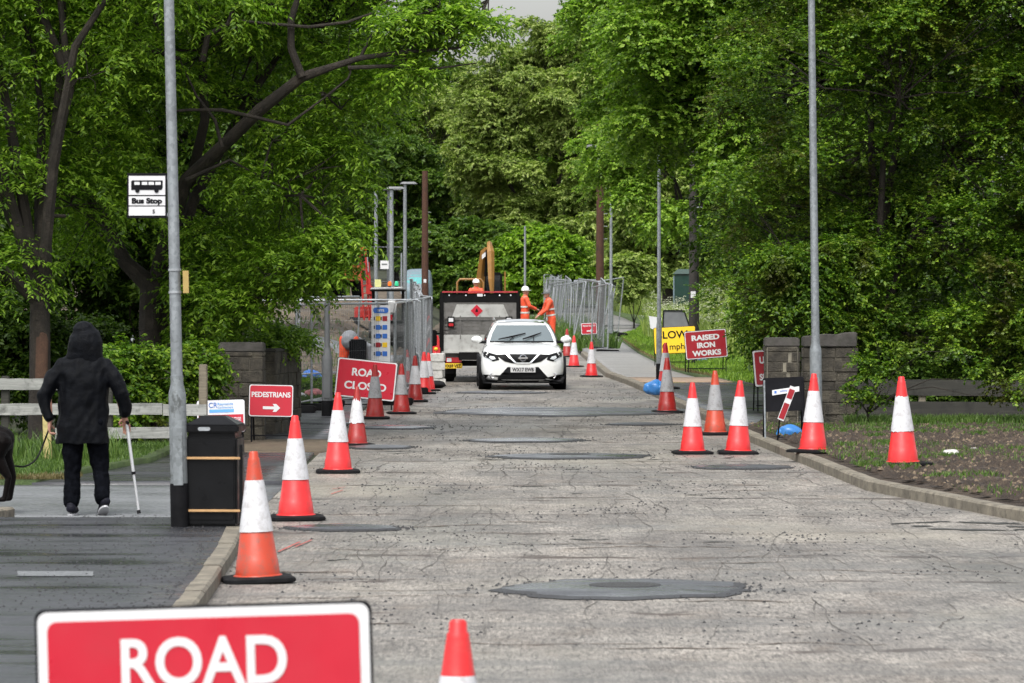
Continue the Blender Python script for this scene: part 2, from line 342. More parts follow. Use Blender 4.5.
M_['leaf_syc'] = leaf_mat('leaf_sycamore', (0.0643, 0.1240, 0.0135), (0.1505, 0.2656, 0.0301), (0.3113, 0.4428, 0.0633), .42)
M_['leaf_pale'] = leaf_mat('leaf_pale', (0.1116, 0.1697, 0.0373), (0.2230, 0.2950, 0.0678), (0.3851, 0.4468, 0.1355), .38)  # pale green; the distance haze of the far trees is in this colour
M_['leaf_dark'] = leaf_mat('leaf_dark', (0.0286, 0.0646, 0.0092), (0.0652, 0.1258, 0.0168), (0.1426, 0.2246, 0.0306), .36)  # dark green; carries the shade painted into low and background foliage
M_['grass'] = leaf_mat('grass_blades', (.04, .075, .015), (.075, .14, .028), (.14, .21, .05), .35)
M_['straw'] = leaf_mat('dry_grass', (.10, .08, .035), (.16, .13, .06), (.24, .2, .1), .3)
M_['parsley'] = plain('white_umbel', (.36, .38, .26), .8, .2, 20)

# ------------------------------------------------------------------ the setting
def strip(name, ys, xl, xr, zf, mat, nx=8, kind='structure', rough=0.0, seed=0, skirt=.12):
    ys = np.array(ys, float)
    XL = np.interp(ys, *zip(*xl)) if hasattr(xl, '__len__') else np.full(len(ys), float(xl))
    XR = np.interp(ys, *zip(*xr)) if hasattr(xr, '__len__') else np.full(len(ys), float(xr))
    u = np.linspace(0, 1, nx + 1)
    X = XL[:, None] * (1 - u) + XR[:, None] * u; Y = np.repeat(ys[:, None], nx + 1, 1)
    Z = zf(X, Y)
    if rough:
        rg = np.random.default_rng(seed); nz = rg.normal(0, 1, Z.shape)
        for _ in range(2): nz[1:-1, 1:-1] = (nz[1:-1, 1:-1] * 2 + nz[:-2, 1:-1] + nz[2:, 1:-1] + nz[1:-1, :-2] + nz[1:-1, 2:]) / 6
        w = np.ones(Z.shape); w[:, 0] = w[:, -1] = 0; w[0] = w[-1] = 0
        Z = Z + nz * rough * w
    if skirt:
        X, Y, Z = (np.pad(q, 1, mode='edge') for q in (X, Y, Z)); Z[0] -= skirt; Z[-1] -= skirt; Z[1:-1, 0] -= skirt; Z[1:-1, -1] -= skirt; nx += 2
    n = nx + 1; i = np.arange(len(Y) - 1)[:, None] * n + np.arange(nx)[None]
    f = np.stack([i, i + 1, i + n + 1, i + n], -1).reshape(-1, 4)
    o = npmesh(name, np.stack([X, Y, Z], -1).reshape(-1, 3), f, mat, None, kind, 4)
    o.data.polygons.foreach_set('use_smooth', [True] * len(o.data.polygons)); return o
KR = [(5, 40), (26, 22), (30, 14), (35, 8.2), (38, 6.4), (42.8, 4.87), (49, 3.85), (57, 3.54), (63, 3.30), (80, 2.85), (94, 2.42), (101, 2.1), (126, 1.93), (400, 1.5)]
KL = [(5, -1.9), (28, -2.12), (33.8, -2.22), (38, -2.32), (43.2, -2.52), (400, -2.6)]
def kr(y): return float(np.interp(y, *zip(*KR)))
yy = np.concatenate([np.arange(-20, 30, 5), np.arange(30, 130, 1.5), np.arange(130, 280, 4), np.arange(280, 720, 20)])
tag(strip('ground', yy, -160, 160, lambda x, y: gh(x, y) - .03, M_['forest'], 200, skirt=0), kind='structure')
strip('road', np.concatenate([np.arange(5, 130, 1.0), np.arange(130, 402, 4)]), KL, KR, lambda x, y: gh(x, y) + 0 * x, M_['road'], 14, skirt=0)
KH = .11
strip('pavement', np.arange(8, 43.6, .6), -9.5, [(y, x - .14) for y, x in KL], lambda x, y: KH * (1 - smooth01((y - 41.5) / 2)) + .004 + 0 * x, M_['tarmac'], 10)
strip('flagstones', np.arange(43.6, 50.6, .5), -14, -2.53, lambda x, y: .006 + 0 * x, M_['flag'], 10)
strip('path', np.arange(50.6, 92, .6), [(50.6, -5.4), (56, -4.5), (60, -4.4), (92, -3.3)], -2.6, lambda x, y: .008 + 0 * x, M_['tarmac'], 6)
strip('dirt_strip', np.arange(59, 64, .5), -4.5, [(59, -2.5), (61, -2.1), (64, -2.5)], lambda x, y: .014 + 0 * x, M_['soil'], 6)
strip('lawn', np.arange(50.7, 61, .4), -14, [(50.6, -5.38), (56, -4.48), (61, -4.4)], lambda x, y: .03 + .04 * smooth01((y - 50.7) / 2) + 0 * x, M_['turf'], 20, rough=.012)
strip('earth', np.arange(36, 43.4, .3), -9.4, [(36, -9), (38, -6.4), (41, -5.0), (42.8, -4.72), (43.4, -5.2)], lambda x, y: KH + .018 + 0 * x, M_['mud'], 12, rough=.012, seed=4)
strip('paving_slab', [33.55, 34.1], [(33.5, -3.68), (34.2, -3.76)], [(33.5, -3.12), (34.2, -3.18)], lambda x, y: KH + .009 + 0 * x, M_['flag'], 2, skirt=0)
0 and strip('wet_patch', [38.1, 38.5, 38.9], [(38, -3.9), (38.5, -4.1), (39, -3.9)], [(38, -3.3), (38.5, -2.9), (39, -3.3)], lambda x, y: KH + .008 + 0 * x, plain('wet_tarmac', (.012, .012, .014), .06, .2, 4), 4, skirt=0)
# right side
KRo = [(y, x + .14) for y, x in KR]
strip('verge', np.arange(30, 66.4, .3), [(y, x + .15) for y, x in KR], [(30, 30), (66, 22)], lambda x, y: KH + .05 * smooth01((x - np.interp(y, *zip(*KR)) - .2) / .8) , M_['mud'], 110, rough=.022, seed=3)
strip('side_path', np.arange(66.4, 92, .6), [(y, x + .15) for y, x in KR], [(66.4, 12), (70, 12), (74, 6.0), (80, 5.2), (92, 4.5)], lambda x, y: KH + .004 + 0 * x, M_['tarmac'], 8)
strip('tactile_paving', [92, 93, 94, 96], [(y, x + .15) for y, x in KR], [(92, 4.5), (96, 4.3)], lambda x, y: KH + .006 + 0 * x, plain('buff_paving', (.27, .19, .13), .75, .3, 18), 6)
strip('far_pavement', np.concatenate([np.arange(96, 130, 1.5), np.arange(130, 240, 4)]), [(y, x + .15) for y, x in KR], [(96, 4.0), (103, 3.68), (125, 3.5), (148, 3.55), (156, 3.6), (170, 4.6), (190, 5.4), (212, 5.3), (230, 4.5)], lambda x, y: gh(x, y) + KH - .02, M_['pave'], 8)
strip('grass_bank', np.concatenate([np.arange(72, 130, 1.2), np.arange(130, 262, 4)]), [(72, 6.2), (74, 6.05), (80, 5.25), (92, 4.55), (96.5, 4.3), (103, 3.72), (125, 3.54), (148, 3.6), (156, 3.65), (170, 4.65), (190, 5.45), (212, 5.35), (230, 4.5), (262, 3)], [(72, 30), (262, 40)], lambda x, y: gh(x, y) + KH + .005, M_['turf'], 40, rough=.02)
strip('earth_bank', np.concatenate([np.arange(92, 130, 1.2), np.arange(130, 262, 3)]), [(92, -16), (262, -40)], [(92, -2.9), (262, -2.9)], lambda x, y: gh(x, y) + .02, M_['soil'], 60, rough=.05, seed=9)
strip('footway_left', np.arange(76, 92.2, .6), -4.4, -3.35, lambda x, y: .01 + 0 * x, M_['turf'], 4)
strip('haul_road', [118, 121, 124], -16, -2.95, lambda x, y: gh(x, y) + .06, M_['flag'], 30)

def kerb_run(name, pts, side, h0=KH, seglen=.92, mat=None):
    """kerb stones laid along a polyline, joints left open, one object"""
    P = [Vector((x, y, 0)) for x, y in pts]; mb = MB(); L = [0]
    for a, b in zip(P, P[1:]): L.append(L[-1] + (b - a).length)
    def pos(d):
        for i in range(len(P) - 1):
            if d <= L[i + 1] or i == len(P) - 2: return P[i].lerp(P[i + 1], (d - L[i]) / (L[i + 1] - L[i]))
    d = 0; rnd = random.Random(5)
    while d < L[-1] - .1:
        a, b = pos(d + .006), pos(min(d + seglen, L[-1])); t = (b - a).normalized(); nrm = Vector((t.y, -t.x, 0)) * side
        hh = h0 + rnd.uniform(-.004, .004) + .006; z0 = float(gh(a.x, a.y)); w = .145
        o = [(0, -.1), (0, hh - .02), (.02, hh), (w, hh), (w, -.1)]
        vs = [a + nrm * q + Vector((0, 0, z0 + z)) for q, z in o] + [b + nrm * q + Vector((0, 0, z0 + z)) for q, z in o]
        mb.add(vs, [(0, 1, 6, 5), (1, 2, 7, 6), (2, 3, 8, 7), (3, 4, 9, 8), (4, 3, 2, 1, 0), (5, 6, 7, 8, 9)]); d += seglen
    o = mb.build(name, mat or M_['kerb']); o['kind'] = 'structure'; return o
kerb_run('kerb_left', [(-1.95, 10), (-2.12, 28), (-2.22, 33.8), (-2.32, 38), (-2.52, 43.2)], -1)
kerb_run('kerb_right', [(x, y) for y, x in KR if 26 <= y <= 300], 1)
kerb_run('kerb_edging', [(-9, 36), (-6.4, 38.1), (-5.0, 41.1), (-4.72, 42.7)], -1, .15, .5)
kerb_run('kerb_path_edge', [(6.1, 73.5), (5.3, 79.5), (4.6, 91.8)], 1, .15, .92, M_['cope'])

patches = []
def round_patch(x, y, wpx, cover=False, el=1.0, seed=0):
    X, Z, _ = G(x, y); s = F / Z; r = wpx / s / 2; rg = random.Random(seed)
    n = 90; mb = MB(); base = float(gh(X, Z)); rings = [(1, .006), (.9, .022), (.55, .036), (.3, .038)]
    ph = [rg.uniform(0, 6.3) for _ in range(3)]
    vs = []
    for q, z in rings:
        for j in range(n):
            t = 2 * math.pi * j / n; k = 1 + .07 * math.sin(2 * t + ph[0]) + .05 * math.sin(5 * t + ph[1]) + .035 * math.sin(9 * t + ph[2]) + .025 * math.sin(17 * t + ph[0] * 3)
            vs.append((X + r * q * k * math.cos(t), Z + r * el * q * k * math.sin(t), base + z))
    fs = [(i * n + j, i * n + (j + 1) % n, (i + 1) * n + (j + 1) % n, (i + 1) * n + j) for i in range(3) for j in range(n)] + [tuple(3 * n + j for j in range(n))]
    patches.append((X, Z, r, el, ph)); mb.add(vs, fs); mb.m = [1 if q < n else 0 for q in range(len(fs))]; o = mb.build('road_patch', [M_['patch_wet'], M_['patch']], smooth=True); o['kind'] = 'structure'
    if cover:
        c = MB().lathe([(.27, 0), (.27, .004), (.26, .006), (.0001, .006)], 28)
        c = c.build('manhole_cover', M_['iron'], loc=(X, Z, base + .037)); tag(c, cover, 'manhole cover', 'raised manhole covers in the planed road')
for i, (x, y, w, cv, el) in enumerate([(625, 590, 268, 'round iron manhole cover in the wide black patch nearest the camera', 1), (570, 457, 152, 'iron manhole cover in the black patch at mid road, level with the kerb corner', .9), (525, 441, 120, None, .8),
        (560, 412, 230, None, 1.3), (742, 468, 95, None, 1), (345, 529, 118, None, .8), (380, 448, 70, None, 1.2), (392, 428, 80, None, 1.2), (655, 411, 90, None, 1.2), (500, 393, 90, None, .8), (640, 425, 70, None, .7), (330, 424, 60, None, 1)]):
    round_patch(x, y, w, cv, el, i)
# red spray marks on the road
mb = MB()
for a, b in (((330, 478), (355, 478)), ((331, 495), (343, 491)), ((278, 553), (300, 543)), ((295, 548), (312, 541)), ((332, 490), (345, 488))):
    p, q = Vector(G(*a)), Vector(G(*b)); d = (q - p).normalized(); w = Vector((-d.y, d.x, 0)) * .009
    mb.add([p - w, q - w, q + w, p + w], [(0, 1, 2, 3)])
for i, v in enumerate(mb.v): mb.v[i] = (v[0], v[1], .012)
o = mb.build('spray_marks', plain('red_spray', (.35, .05, .04), .8, .3, 20)); o['kind'] = 'structure'
# loose stones
def pebbles(name, n, region, smin, smax, mat, seed, zf, label, cat='loose stones'):
    rg = np.random.default_rng(seed); x, y = region(rg, n); n = len(x); r = rg.uniform(smin, smax, n) ** 1.0
    base = np.array([(1, 0, 0), (.3, .9, 0), (-.9, .5, 0), (-.8, -.6, 0), (.3, -.9, 0), (.1, 0, .8), (-.2, .3, .7)])
    fa = np.array([(0, 1, 5), (1, 6, 5), (1, 2, 6), (2, 3, 6), (3, 4, 5), (3, 5, 6), (4, 0, 5)])
    a = rg.uniform(0, 6.28, n); ca, sa = np.cos(a), np.sin(a); b = base[None] * (1 + rg.uniform(-.3, .3, (n, 7, 3)))
    V = np.stack([b[..., 0] * ca[:, None] - b[..., 1] * sa[:, None], b[..., 0] * sa[:, None] + b[..., 1] * ca[:, None], b[..., 2]], -1) * r[:, None, None]
    V += np.stack([x, y, zf(x, y)], -1)[:, None, :]
    o = npmesh(name, V.reshape(-1, 3), (np.arange(n)[:, None, None] * 7 + fa[None]).reshape(-1, 3), mat)
    return tag(o, label, cat, kind='stuff')
def road_region(rg, n):
    y = 28 + rg.random(n) ** 1.3 * 80; x = -2.4 + rg.random(n) * (np.interp(y, *zip(*KR)) + 2.3)
    k = np.sin(x * 2.1 + 3 * np.sin(y * .35)) + np.sin(y * 1.3) + rg.normal(0, .6, n) > .6; return x[k], y[k]
pebbles('road_grit', 15000, road_region, .003, .017, M_['patch'], 1, lambda x, y: gh(x, y) + .001, 'black crumbs of asphalt scattered over the planed road')
def rim_region(rg, n):
    k = rg.integers(0, len(patches), n); P = np.array([(a, b, r, e) for a, b, r, e, _ in patches])[k]; t = rg.uniform(0, 6.28, n); q = 1.0 + rg.normal(.0, .13, n)
    return P[:, 0] + P[:, 2] * q * np.cos(t), P[:, 1] + P[:, 2] * P[:, 3] * q * np.sin(t)
pebbles('patch_crumbs', 2600, rim_region, .004, .020, M_['patch'], 3, lambda x, y: gh(x, y) + .006, 'black crumbs along the ragged edges of the road patches')
def ribbons(name, lines, mat, z=.004):
    V, Fc = [], []
    for pts, w in lines:
        b = len(V); n = len(pts)
        for i, (x, y) in enumerate(pts):
            x0, y0 = pts[max(i - 1, 0)]; x1, y1 = pts[min(i + 1, n - 1)]; L = math.hypot(x1 - x0, y1 - y0) or 1; ww = (w[i] if hasattr(w, '__len__') else w) / 2
            nx_, ny_ = -(y1 - y0) / L * ww, (x1 - x0) / L * ww; V += [(x - nx_, y - ny_, z), (x + nx_, y + ny_, z)]
        Fc += [(b + 2 * i, b + 2 * i + 1, b + 2 * i + 3, b + 2 * i + 2) for i in range(n - 1)]
    o = npmesh(name, np.array(V), np.array(Fc), mat, None, 'structure', 4); return o
def crack_set(seed):
    rg = random.Random(seed); cr, seams, tar = [], [], []
    def inside(x, y): return -2.4 < x < kr(y) - .15
    def walk(x, y, a, L, st, wob, w0):
        pts, ws, n = [], [], max(int(L / st), 3); a0 = a
        for i in range(n):
            if not inside(x, y): break
            pts.append((x, y)); ws.append(w0 * (.25 + 1.1 * rg.random()) * math.sin(math.pi * (i + .6) / (n + .2)) ** .5); a = a0 + (a - a0) * .6 + rg.gauss(0, wob); x += math.cos(a) * st; y += math.sin(a) * st
        return pts, ws
    for _ in range(430):                                   # lengthwise planer lines and cracks
        y = 28 + rg.random() ** 1.4 * 70; x = rg.uniform(-2.3, kr(y) - .3); q = walk(x, y, math.pi / 2 + rg.gauss(0, .06), rg.uniform(.6, 5.5), .22, .06, rg.choice((.006, .009, .015)))
        if len(q[0]) > 2: cr.append(q)
    for _ in range(120):                                    # cross seams with brown dirt
        y = 28 + rg.random() ** 1.3 * 70; x = rg.uniform(-2.3, 2.5); q = walk(x, y, rg.gauss(0, .10), rg.uniform(.4, 2.2), .08, .34, rg.choice((.02, .035, .06)))
        if len(q[0]) > 2: seams.append(q)
    for _ in range(14):                                    # wandering cracks
        y = 28 + rg.random() ** 1.3 * 50; x = rg.uniform(-2.3, kr(y) - .3); q = walk(x, y, rg.uniform(0, 6.28), rg.uniform(.6, 1.8), .10, .28, .018)
        if len(q[0]) > 2: cr.append(q)
    for _ in range(40):                                     # torn black remnants
        y = 30 + rg.random() * 55; x = rg.uniform(-2.3, kr(y) - .4); q = walk(x, y, rg.gauss(0, .3), rg.uniform(.15, .7), .06, .4, .10)
        if len(q[0]) > 2: tar.append(q)
    for k in range(14):                                    # mossy damp stains along the right gutter
        y = 36 + rg.random() * 8; x = kr(y) - rg.uniform(.3, 1.6); q = walk(x, y, rg.gauss(0, .2), rg.uniform(.3, 1.3), .08, .3, rg.uniform(.08, .35))
        if len(q[0]) > 2: tar.append(q)
    return cr, seams, tar
cr_, se_, ta_ = crack_set(4)
ribbons('road_cracks', cr_, plain('crack_grey', (.10, .092, .082), .8, .5, 30))  # thin grey-brown ribbons for planer lines and cracks
ribbons('road_seams', se_, plain('seam_dirt', (.085, .062, .045), .85, .5, 20), .005)
ribbons('road_scraps', ta_, plain('old_tar', (.028, .028, .024), .6, .5, 20), .0055)
pebbles('pavement_grit', 2600, lambda rg, n: (lambda y: (np.interp(y, *zip(*KL)) - .2 - rg.random(n) ** 1.6 * 5, y))(rg.uniform(30, 42, n)), .003, .014, M_['patch'], 12, lambda x, y: KH + .006 + 0 * x, 'fine black grit on the left pavement')

# ------------------------------------------------------------------ text and signs
_tc = {}
def text_geo(s, height, width=None, bold=.02):
    """flat lettering, cap height = height, centred, in local x,z; returns verts, faces (thin solid)"""
    key = (s, round(height, 4), width, bold)
    if key in _tc: return _tc[key]
    cu = bpy.data.curves.new('t', 'FONT'); cu.body = s; cu.size = 1; cu.offset = bold; cu.extrude = .004; cu.align_x = 'CENTER'; cu.resolution_u = 5
    ob = bpy.data.objects.new('t', cu); C.objects.link(ob)
    dg = bpy.context.evaluated_depsgraph_get(); me = bpy.data.meshes.new_from_object(ob.evaluated_get(dg))
    v = np.array([p.co[:] for p in me.vertices]); f = [tuple(p.vertices) for p in me.polygons]
    bpy.data.objects.remove(ob); bpy.data.curves.remove(cu); bpy.data.meshes.remove(me)
    capH = .73; k = height / capH
    x = v[:, 0]; x = x - (x.min() + x.max()) / 2; sx = k
    if width: sx = width / (x.max() - x.min())
    out = [(a * sx, -b[2] * .25, b[1] * k) for a, b in zip(x, v)]
    _tc[key] = (out, f); return _tc[key]
def letters(parent, s, cx, cz, height, width, y, mat, M=None, bold=.025, name='lettering'):
    v, f = text_geo(s, height, width, bold); mb = MB()
    T = Matrix.Translation((cx, y, cz)); T = M @ T if M is not None else T
    mb.add([Vector(p) for p in v], f, T); return mb.build(name, mat, parent, recalc=False)
def prism_part(parent, name, out, y0, y1, mat, M=None, bevel=0):
    return MB().prism(out, y0, y1, M).build(name, mat, parent, bevel=bevel)
def ARROW(L, h, t=None):
    t = t or h * .36
    return [(-L / 2, -t / 2), (L / 2 - h * .75, -t / 2), (L / 2 - h * .95, -h / 2), (L / 2 - h * .5, -h / 2), (L / 2, 0), (L / 2 - h * .5, h / 2), (L / 2 - h * .95, h / 2), (L / 2 - h * .75, t / 2), (-L / 2, t / 2)]
def sign(label, loc, w, h, zc, roll=0, yaw=0, face='sign_red', border='sign_white', bw=.03, name='roadworks_sign', cat='road sign', group=None, leg_in=.04, lean=.08):
    t = thing(name, label, cat, loc, yaw, group)
    M = Matrix.Translation((0, 0, zc)) @ Matrix.Rotation(-lean, 4, 'X') @ Matrix.Rotation(roll, 4, 'Y')
    prism_part(t, 'backing_plate', rrect(w + .018, h + .018, .03), .004, .022, M_['sign_black'], M)
    prism_part(t, 'border', rrect(w, h, .03), -.002, .003, M_[border], M)
    prism_part(t, 'sign_face', rrect(w - 2 * bw, h - 2 * bw, .03), -.005, -.001, M_[face], M)
    for s in (-1, 1):
        x = s * (w / 2 - leg_in)
        top = M @ Vector((x, .03, h / 2 - .05)); bl = M @ Vector((x, .03, -h / 2))
        foot = Vector((bl.x, bl.y - .04, .01))
        MB().tube([top, bl, foot], .0125, 6).build('front_leg', M_['sign_black'], t)
        MB().tube([top, Vector((top.x, top.y + .45, .01))], .0125, 6).build('rear_leg', M_['sign_black'], t)
    z = .1; MB().tube([(-w / 2 + leg_in, .02, z), (w / 2 - leg_in, .02, z)], .01, 6).build('cross_bar', M_['sign_black'], t)
    return t, M

# nearest sign, cut by the picture's lower edge
X, Z = (206 - CX) / 316, F / 316
s1, M = sign('big red ROAD sign in the foreground, filling the lower left corner, black edged', (X, Z, 0), 1.05, .75, 1.34 - .375 - .01, roll=-.03, yaw=0, lean=.03, bw=.031)
letters(s1, 'ROAD', 0, .135, .155, .525, -.007, M_['sign_white'], M, .022)
letters(s1, 'CLOSED', 0, -.235, .165, .74, -.007, M_['sign_white'], M, .035)
# ROAD CLOSED by the fence
X, Z = (366 - CX) / 58.5, F / 58.5
s2, M = sign('tilted red ROAD CLOSED sign leaning at the fence corner behind a row of cones', (X, Z, 0), 1.02, .66, .53, roll=.10, lean=.12, bw=.022)
letters(s2, 'ROAD', 0, .05, .13, .50, -.007, M_['sign_white'], M, .03)
letters(s2, 'CLOSED', 0, -.18, .13, .72, -.007, M_['sign_white'], M, .03)
# PEDESTRIANS
X, Z = (271 - CX) / 72, F / 72
s3, M = sign('red PEDESTRIANS sign with white arrow pointing right, beside the dark stone wall', (X, Z, 0), .61, .44, .585, roll=.02, bw=.013)
letters(s3, 'PEDESTRIANS', 0, .05, .072, .54, -.007, M_['sign_white'], M, .03)
prism_part(s3, 'arrow', ARROW(.24, .11), -.009, -.004, M_['sign_white'], M @ Matrix.Translation((.01, 0, -.1)))
# apology board
X, Z = (221 - CX) / 77, F / 77
s4, M = sign('white and red board with a blue logo, half hidden behind the black litter bin', (X, Z, 0), .62, .42, .50, roll=-.03, face='sign_white', bw=.004)
prism_part(s4, 'red_panel', [(-.29, -.2), (.29, -.2), (.29, .02), (-.29, .02)], -.008, -.004, M_['sign_red'], M)
prism_part(s4, 'blue_panel', [(-.15, .05), (.17, .05), (.17, .09), (-.15, .09)], -.008, -.004, M_['sign_light_blue'], M)
letters(s4, 'CR', -.10, .115, .07, .11, -.009, M_['sign_blue'], M, .0, 'logo')
letters(s4, 'Reynolds', .06, .145, .034, .2, -.009, M_['sign_light_blue'], M, .0)
letters(s4, 'Contractors', .06, .105, .028, .2, -.009, M_['sign_light_blue'], M, .0)
letters(s4, 'APOLOGISE', .13, -.06, .045, .26, -.010, M_['sign_white'], M, .02)
# RAISED IRON WORKS
X, Z = (706 - CX) / 45, F / 45
s5, M = sign('dark red sign reading RAISED IRON WORKS on the grass verge', (X, Z, KH), .92, .62, .64, roll=-.08, lean=.1, face='sign_dark_red', bw=.018)
for s, z, w in (('RAISED', .10, .62), ('IRON', -.07, .40), ('WORKS', -.245, .64)): letters(s5, s, 0, z, .115, w, -.007, M_['sign_white'], M, .045)
# SLOW mph
X, Z = (675 - CX) / 42, F / 42
s6, M = sign('yellow sign with black SLOW mph wording behind a lamp post', (X, Z, KH), 0.98, .62, .62, roll=-.05, lean=.1, face='sign_yellow', border='sign_yellow', bw=.01)
letters(s6, 'SLOW', -.05, .05, .18, .72, -.008, M_['sign_black'], M, .02)
letters(s6, '10 mph', -.08, -.22, .15, .60, -.008, M_['sign_black'], M, .01)
# sign seen from behind
X, Z = (675 - CX) / 38, F / 38
t = thing('sign_back', 'grey back of a metal sign frame standing behind the yellow sign', 'sign frame', (X, Z, KH), 0)
MB().prism([(-.32, .75), (.40, .75), (.24, 1.22), (-.30, 1.22)], 0, .02).build('back_plate', M_['sign_back'], t)
for a, b in (((-.32, .75), (.40, .75)), ((.40, .75), (.24, 1.22)), ((.24, 1.22), (-.3, 1.22)), ((-.3, 1.22), (-.32, .75))):
    MB().tube([(a[0], -.01, a[1]), (b[0], -.01, b[1])], .018, 6).build('frame_bar', M_['sign_black'], t)
for x in (-.32, .40): MB().tube([(x, 0, .76), (x, .2, .0)], .015, 6).build('leg', M_['sign_black'], t)
t = thing('sign_back', 'small pale plate tilted against the foot of a lamp post', 'sign plate', (( 655 - CX) / 38.6, F / 38.6, KH), .2)
MB().prism([(-.12, .78), (.12, .7), (.18, 1.05), (-.16, 1.1)], 0, .012).build('plate', M_['sign_white'], t); MB().tube([(0, .01, .75), (0, .05, 0)], .015, 6).build('leg', M_['sign_black'], t)
# UNEVEN SURFACE, half behind the pillar
X, Z = (773 - CX) / 62, F / 62
s7, M = sign('red sign half hidden behind the right hand stone pillar, only U and S showing', (X, Z, KH), .62, .58, .72, roll=-.08, face='sign_dark_red', bw=.025)
letters(s7, 'UNEVEN', .02, .08, .11, .46, -.007, M_['sign_white'], M, .04)
letters(s7, 'SURFACE', .02, -.19, .10, .50, -.007, M_['sign_white'], M, .04)
# far arrow sign
X, Z = (589 - CX) / 33.5, F / 33.5
s8, M = sign('small far red sign with white arrow, standing on rubble by the leaning fence', (X, Z, .1), .47, .34, .55, roll=-.05, bw=.02)
letters(s8, 'PEDESTRIANS', 0, .06, .05, .36, -.007, M_['sign_white'], M, .02)
prism_part(s8, 'arrow', ARROW(.2, .1), -.009, -.004, M_['sign_white'], M @ Matrix.Translation((.03, 0, -.07)))
# black sign backing by the right pillar, with label strip, and the striped baton leaning on it
s_ = 73.5; X, Z = (784 - CX) / s_, F / s_
t = thing('sign_back', 'black back of a folded sign frame with a white sticker, standing before the stone pillar', 'sign frame', (X, Z, KH), 0)
M = Matrix.Translation((0, 0, .60)) @ Matrix.Rotation(-.1, 4, 'X') @ Matrix.Rotation(-.04, 4, 'Y')
prism_part(t, 'back_plate', rrect(.56, .46, .02), 0, .015, M_['sign_black'], M)
prism_part(t, 'sticker', [(-.16, -.01), (.21, .03), (.21, .10), (-.16, .06)], -.005, -.001, M_['sign_white'], M)
MB().prism([(-.13, .015), (-.10, .015), (-.10, .05), (-.13, .05)], -.008, -.004, M).build('sticker_logo', M_['sign_blue'], t)
letters(t, 'safety signs', .05, .035, .03, .2, -.007, M_['sign_blue'], M @ Matrix.Rotation(-.1, 4, 'Y'), 0)
for x in (-.26, .26):
    MB().tube([M @ Vector((x, 0, .2)), (x, -.1, .0)], .013, 6).build('leg', M_['galv' if x < 0 else 'sign_black'], t)
    MB().tube([M @ Vector((x, 0, .2)), (x, .35, .0)], .013, 6).build('leg', M_['sign_black'], t)
t = thing('marker_board', 'narrow red and white board leaning against the black sign back', 'marker board', ((787 - CX) / 74.5, F / 74.5, KH), 0)
M = Matrix.Translation((.0, 0, .50)) @ Matrix.Rotation(.37, 4, 'Y')
prism_part(t, 'board', [(-.045, -.24), (.045, -.24), (.045, .24), (-.045, .24)], 0, .012, M_['sign_white'], M)
prism_part(t, 'red_panel', [(-.037, -.22), (.037, -.22), (.037, .0), (-.037, .0)], -.004, -.001, M_['sign_dark_red'], M)
prism_part(t, 'red_panel', [(-.037, .07), (.037, .07), (.037, .2), (-.037, .2)], -.004, -.001, M_['sign_dark_red'], M)
MB().tube([(-.1, .02, .28), (-.12, .1, 0)], .012, 6).build('leg', M_['sign_black'], t)
# bus stop flag
s_ = F / (F / 107.5); Zp = G(180, 527, KH)[1]
t = thing('bus_stop_sign', 'white Bus Stop flag with a black bus picture on the left lamp post', 'bus stop sign', at(147, 218, Zp)); 
w, h = .355, .40
prism_part(t, 'panel', [(-w / 2, 0), (w / 2, 0), (w / 2, h), (-w / 2, h)], 0, .03, M_['sign_black'])
for z0, z1, m in ((.205, .375, 'sign_white'), (.112, .193, 'sign_white'), (.022, .102, 'sign_white')):
    prism_part(t, 'sign_face', [(-w / 2 + .015, z0), (w / 2 - .015, z0), (w / 2 - .015, z1), (-w / 2 + .015, z1)], -.005, .0, M_[m])
mb = MB().prism([(-.14, .25), (.13, .25), (.14, .27), (.14, .335), (-.13, .335), (-.14, .325)], -.008, -.004); mb.build('bus_picture', M_['sign_black'], t)
for x in (-.122, -.055, .005, .065): MB().prism([(x + .01, .295), (x + .058, .295), (x + .058, .322), (x + .01, .322)], -.011, -.0075).build('bus_window', M_['sign_white'], t)
for x in (-.085, .085): MB().prism([(x + .02 * math.cos(a * .52), .245 + .02 * math.sin(a * .52)) for a in range(12)], -.013, -.009).build('bus_wheel', M_['sign_black'], t)
letters(t, 'Bus Stop', 0, .132, .047, .27, -.008, M_['sign_black'], None, .05)
letters(t, '5', .06, .042, .035, .02, -.008, M_['sign_black'], None, .02)
MB().prism([(-.10, .1 - .07), (.02, .1 - .07), (.02, .07), (-.10, .07)], -.0065, -.0045).build('route_panel', M_['sign_back'], t) if False else None
MB().box((w / 2 + .01, .015, .03), (.04, .02, .03)).build('bracket', M_['galv'], t); MB().box((w / 2 + .01, .015, .36), (.04, .02, .03)).build('bracket', M_['galv'], t)

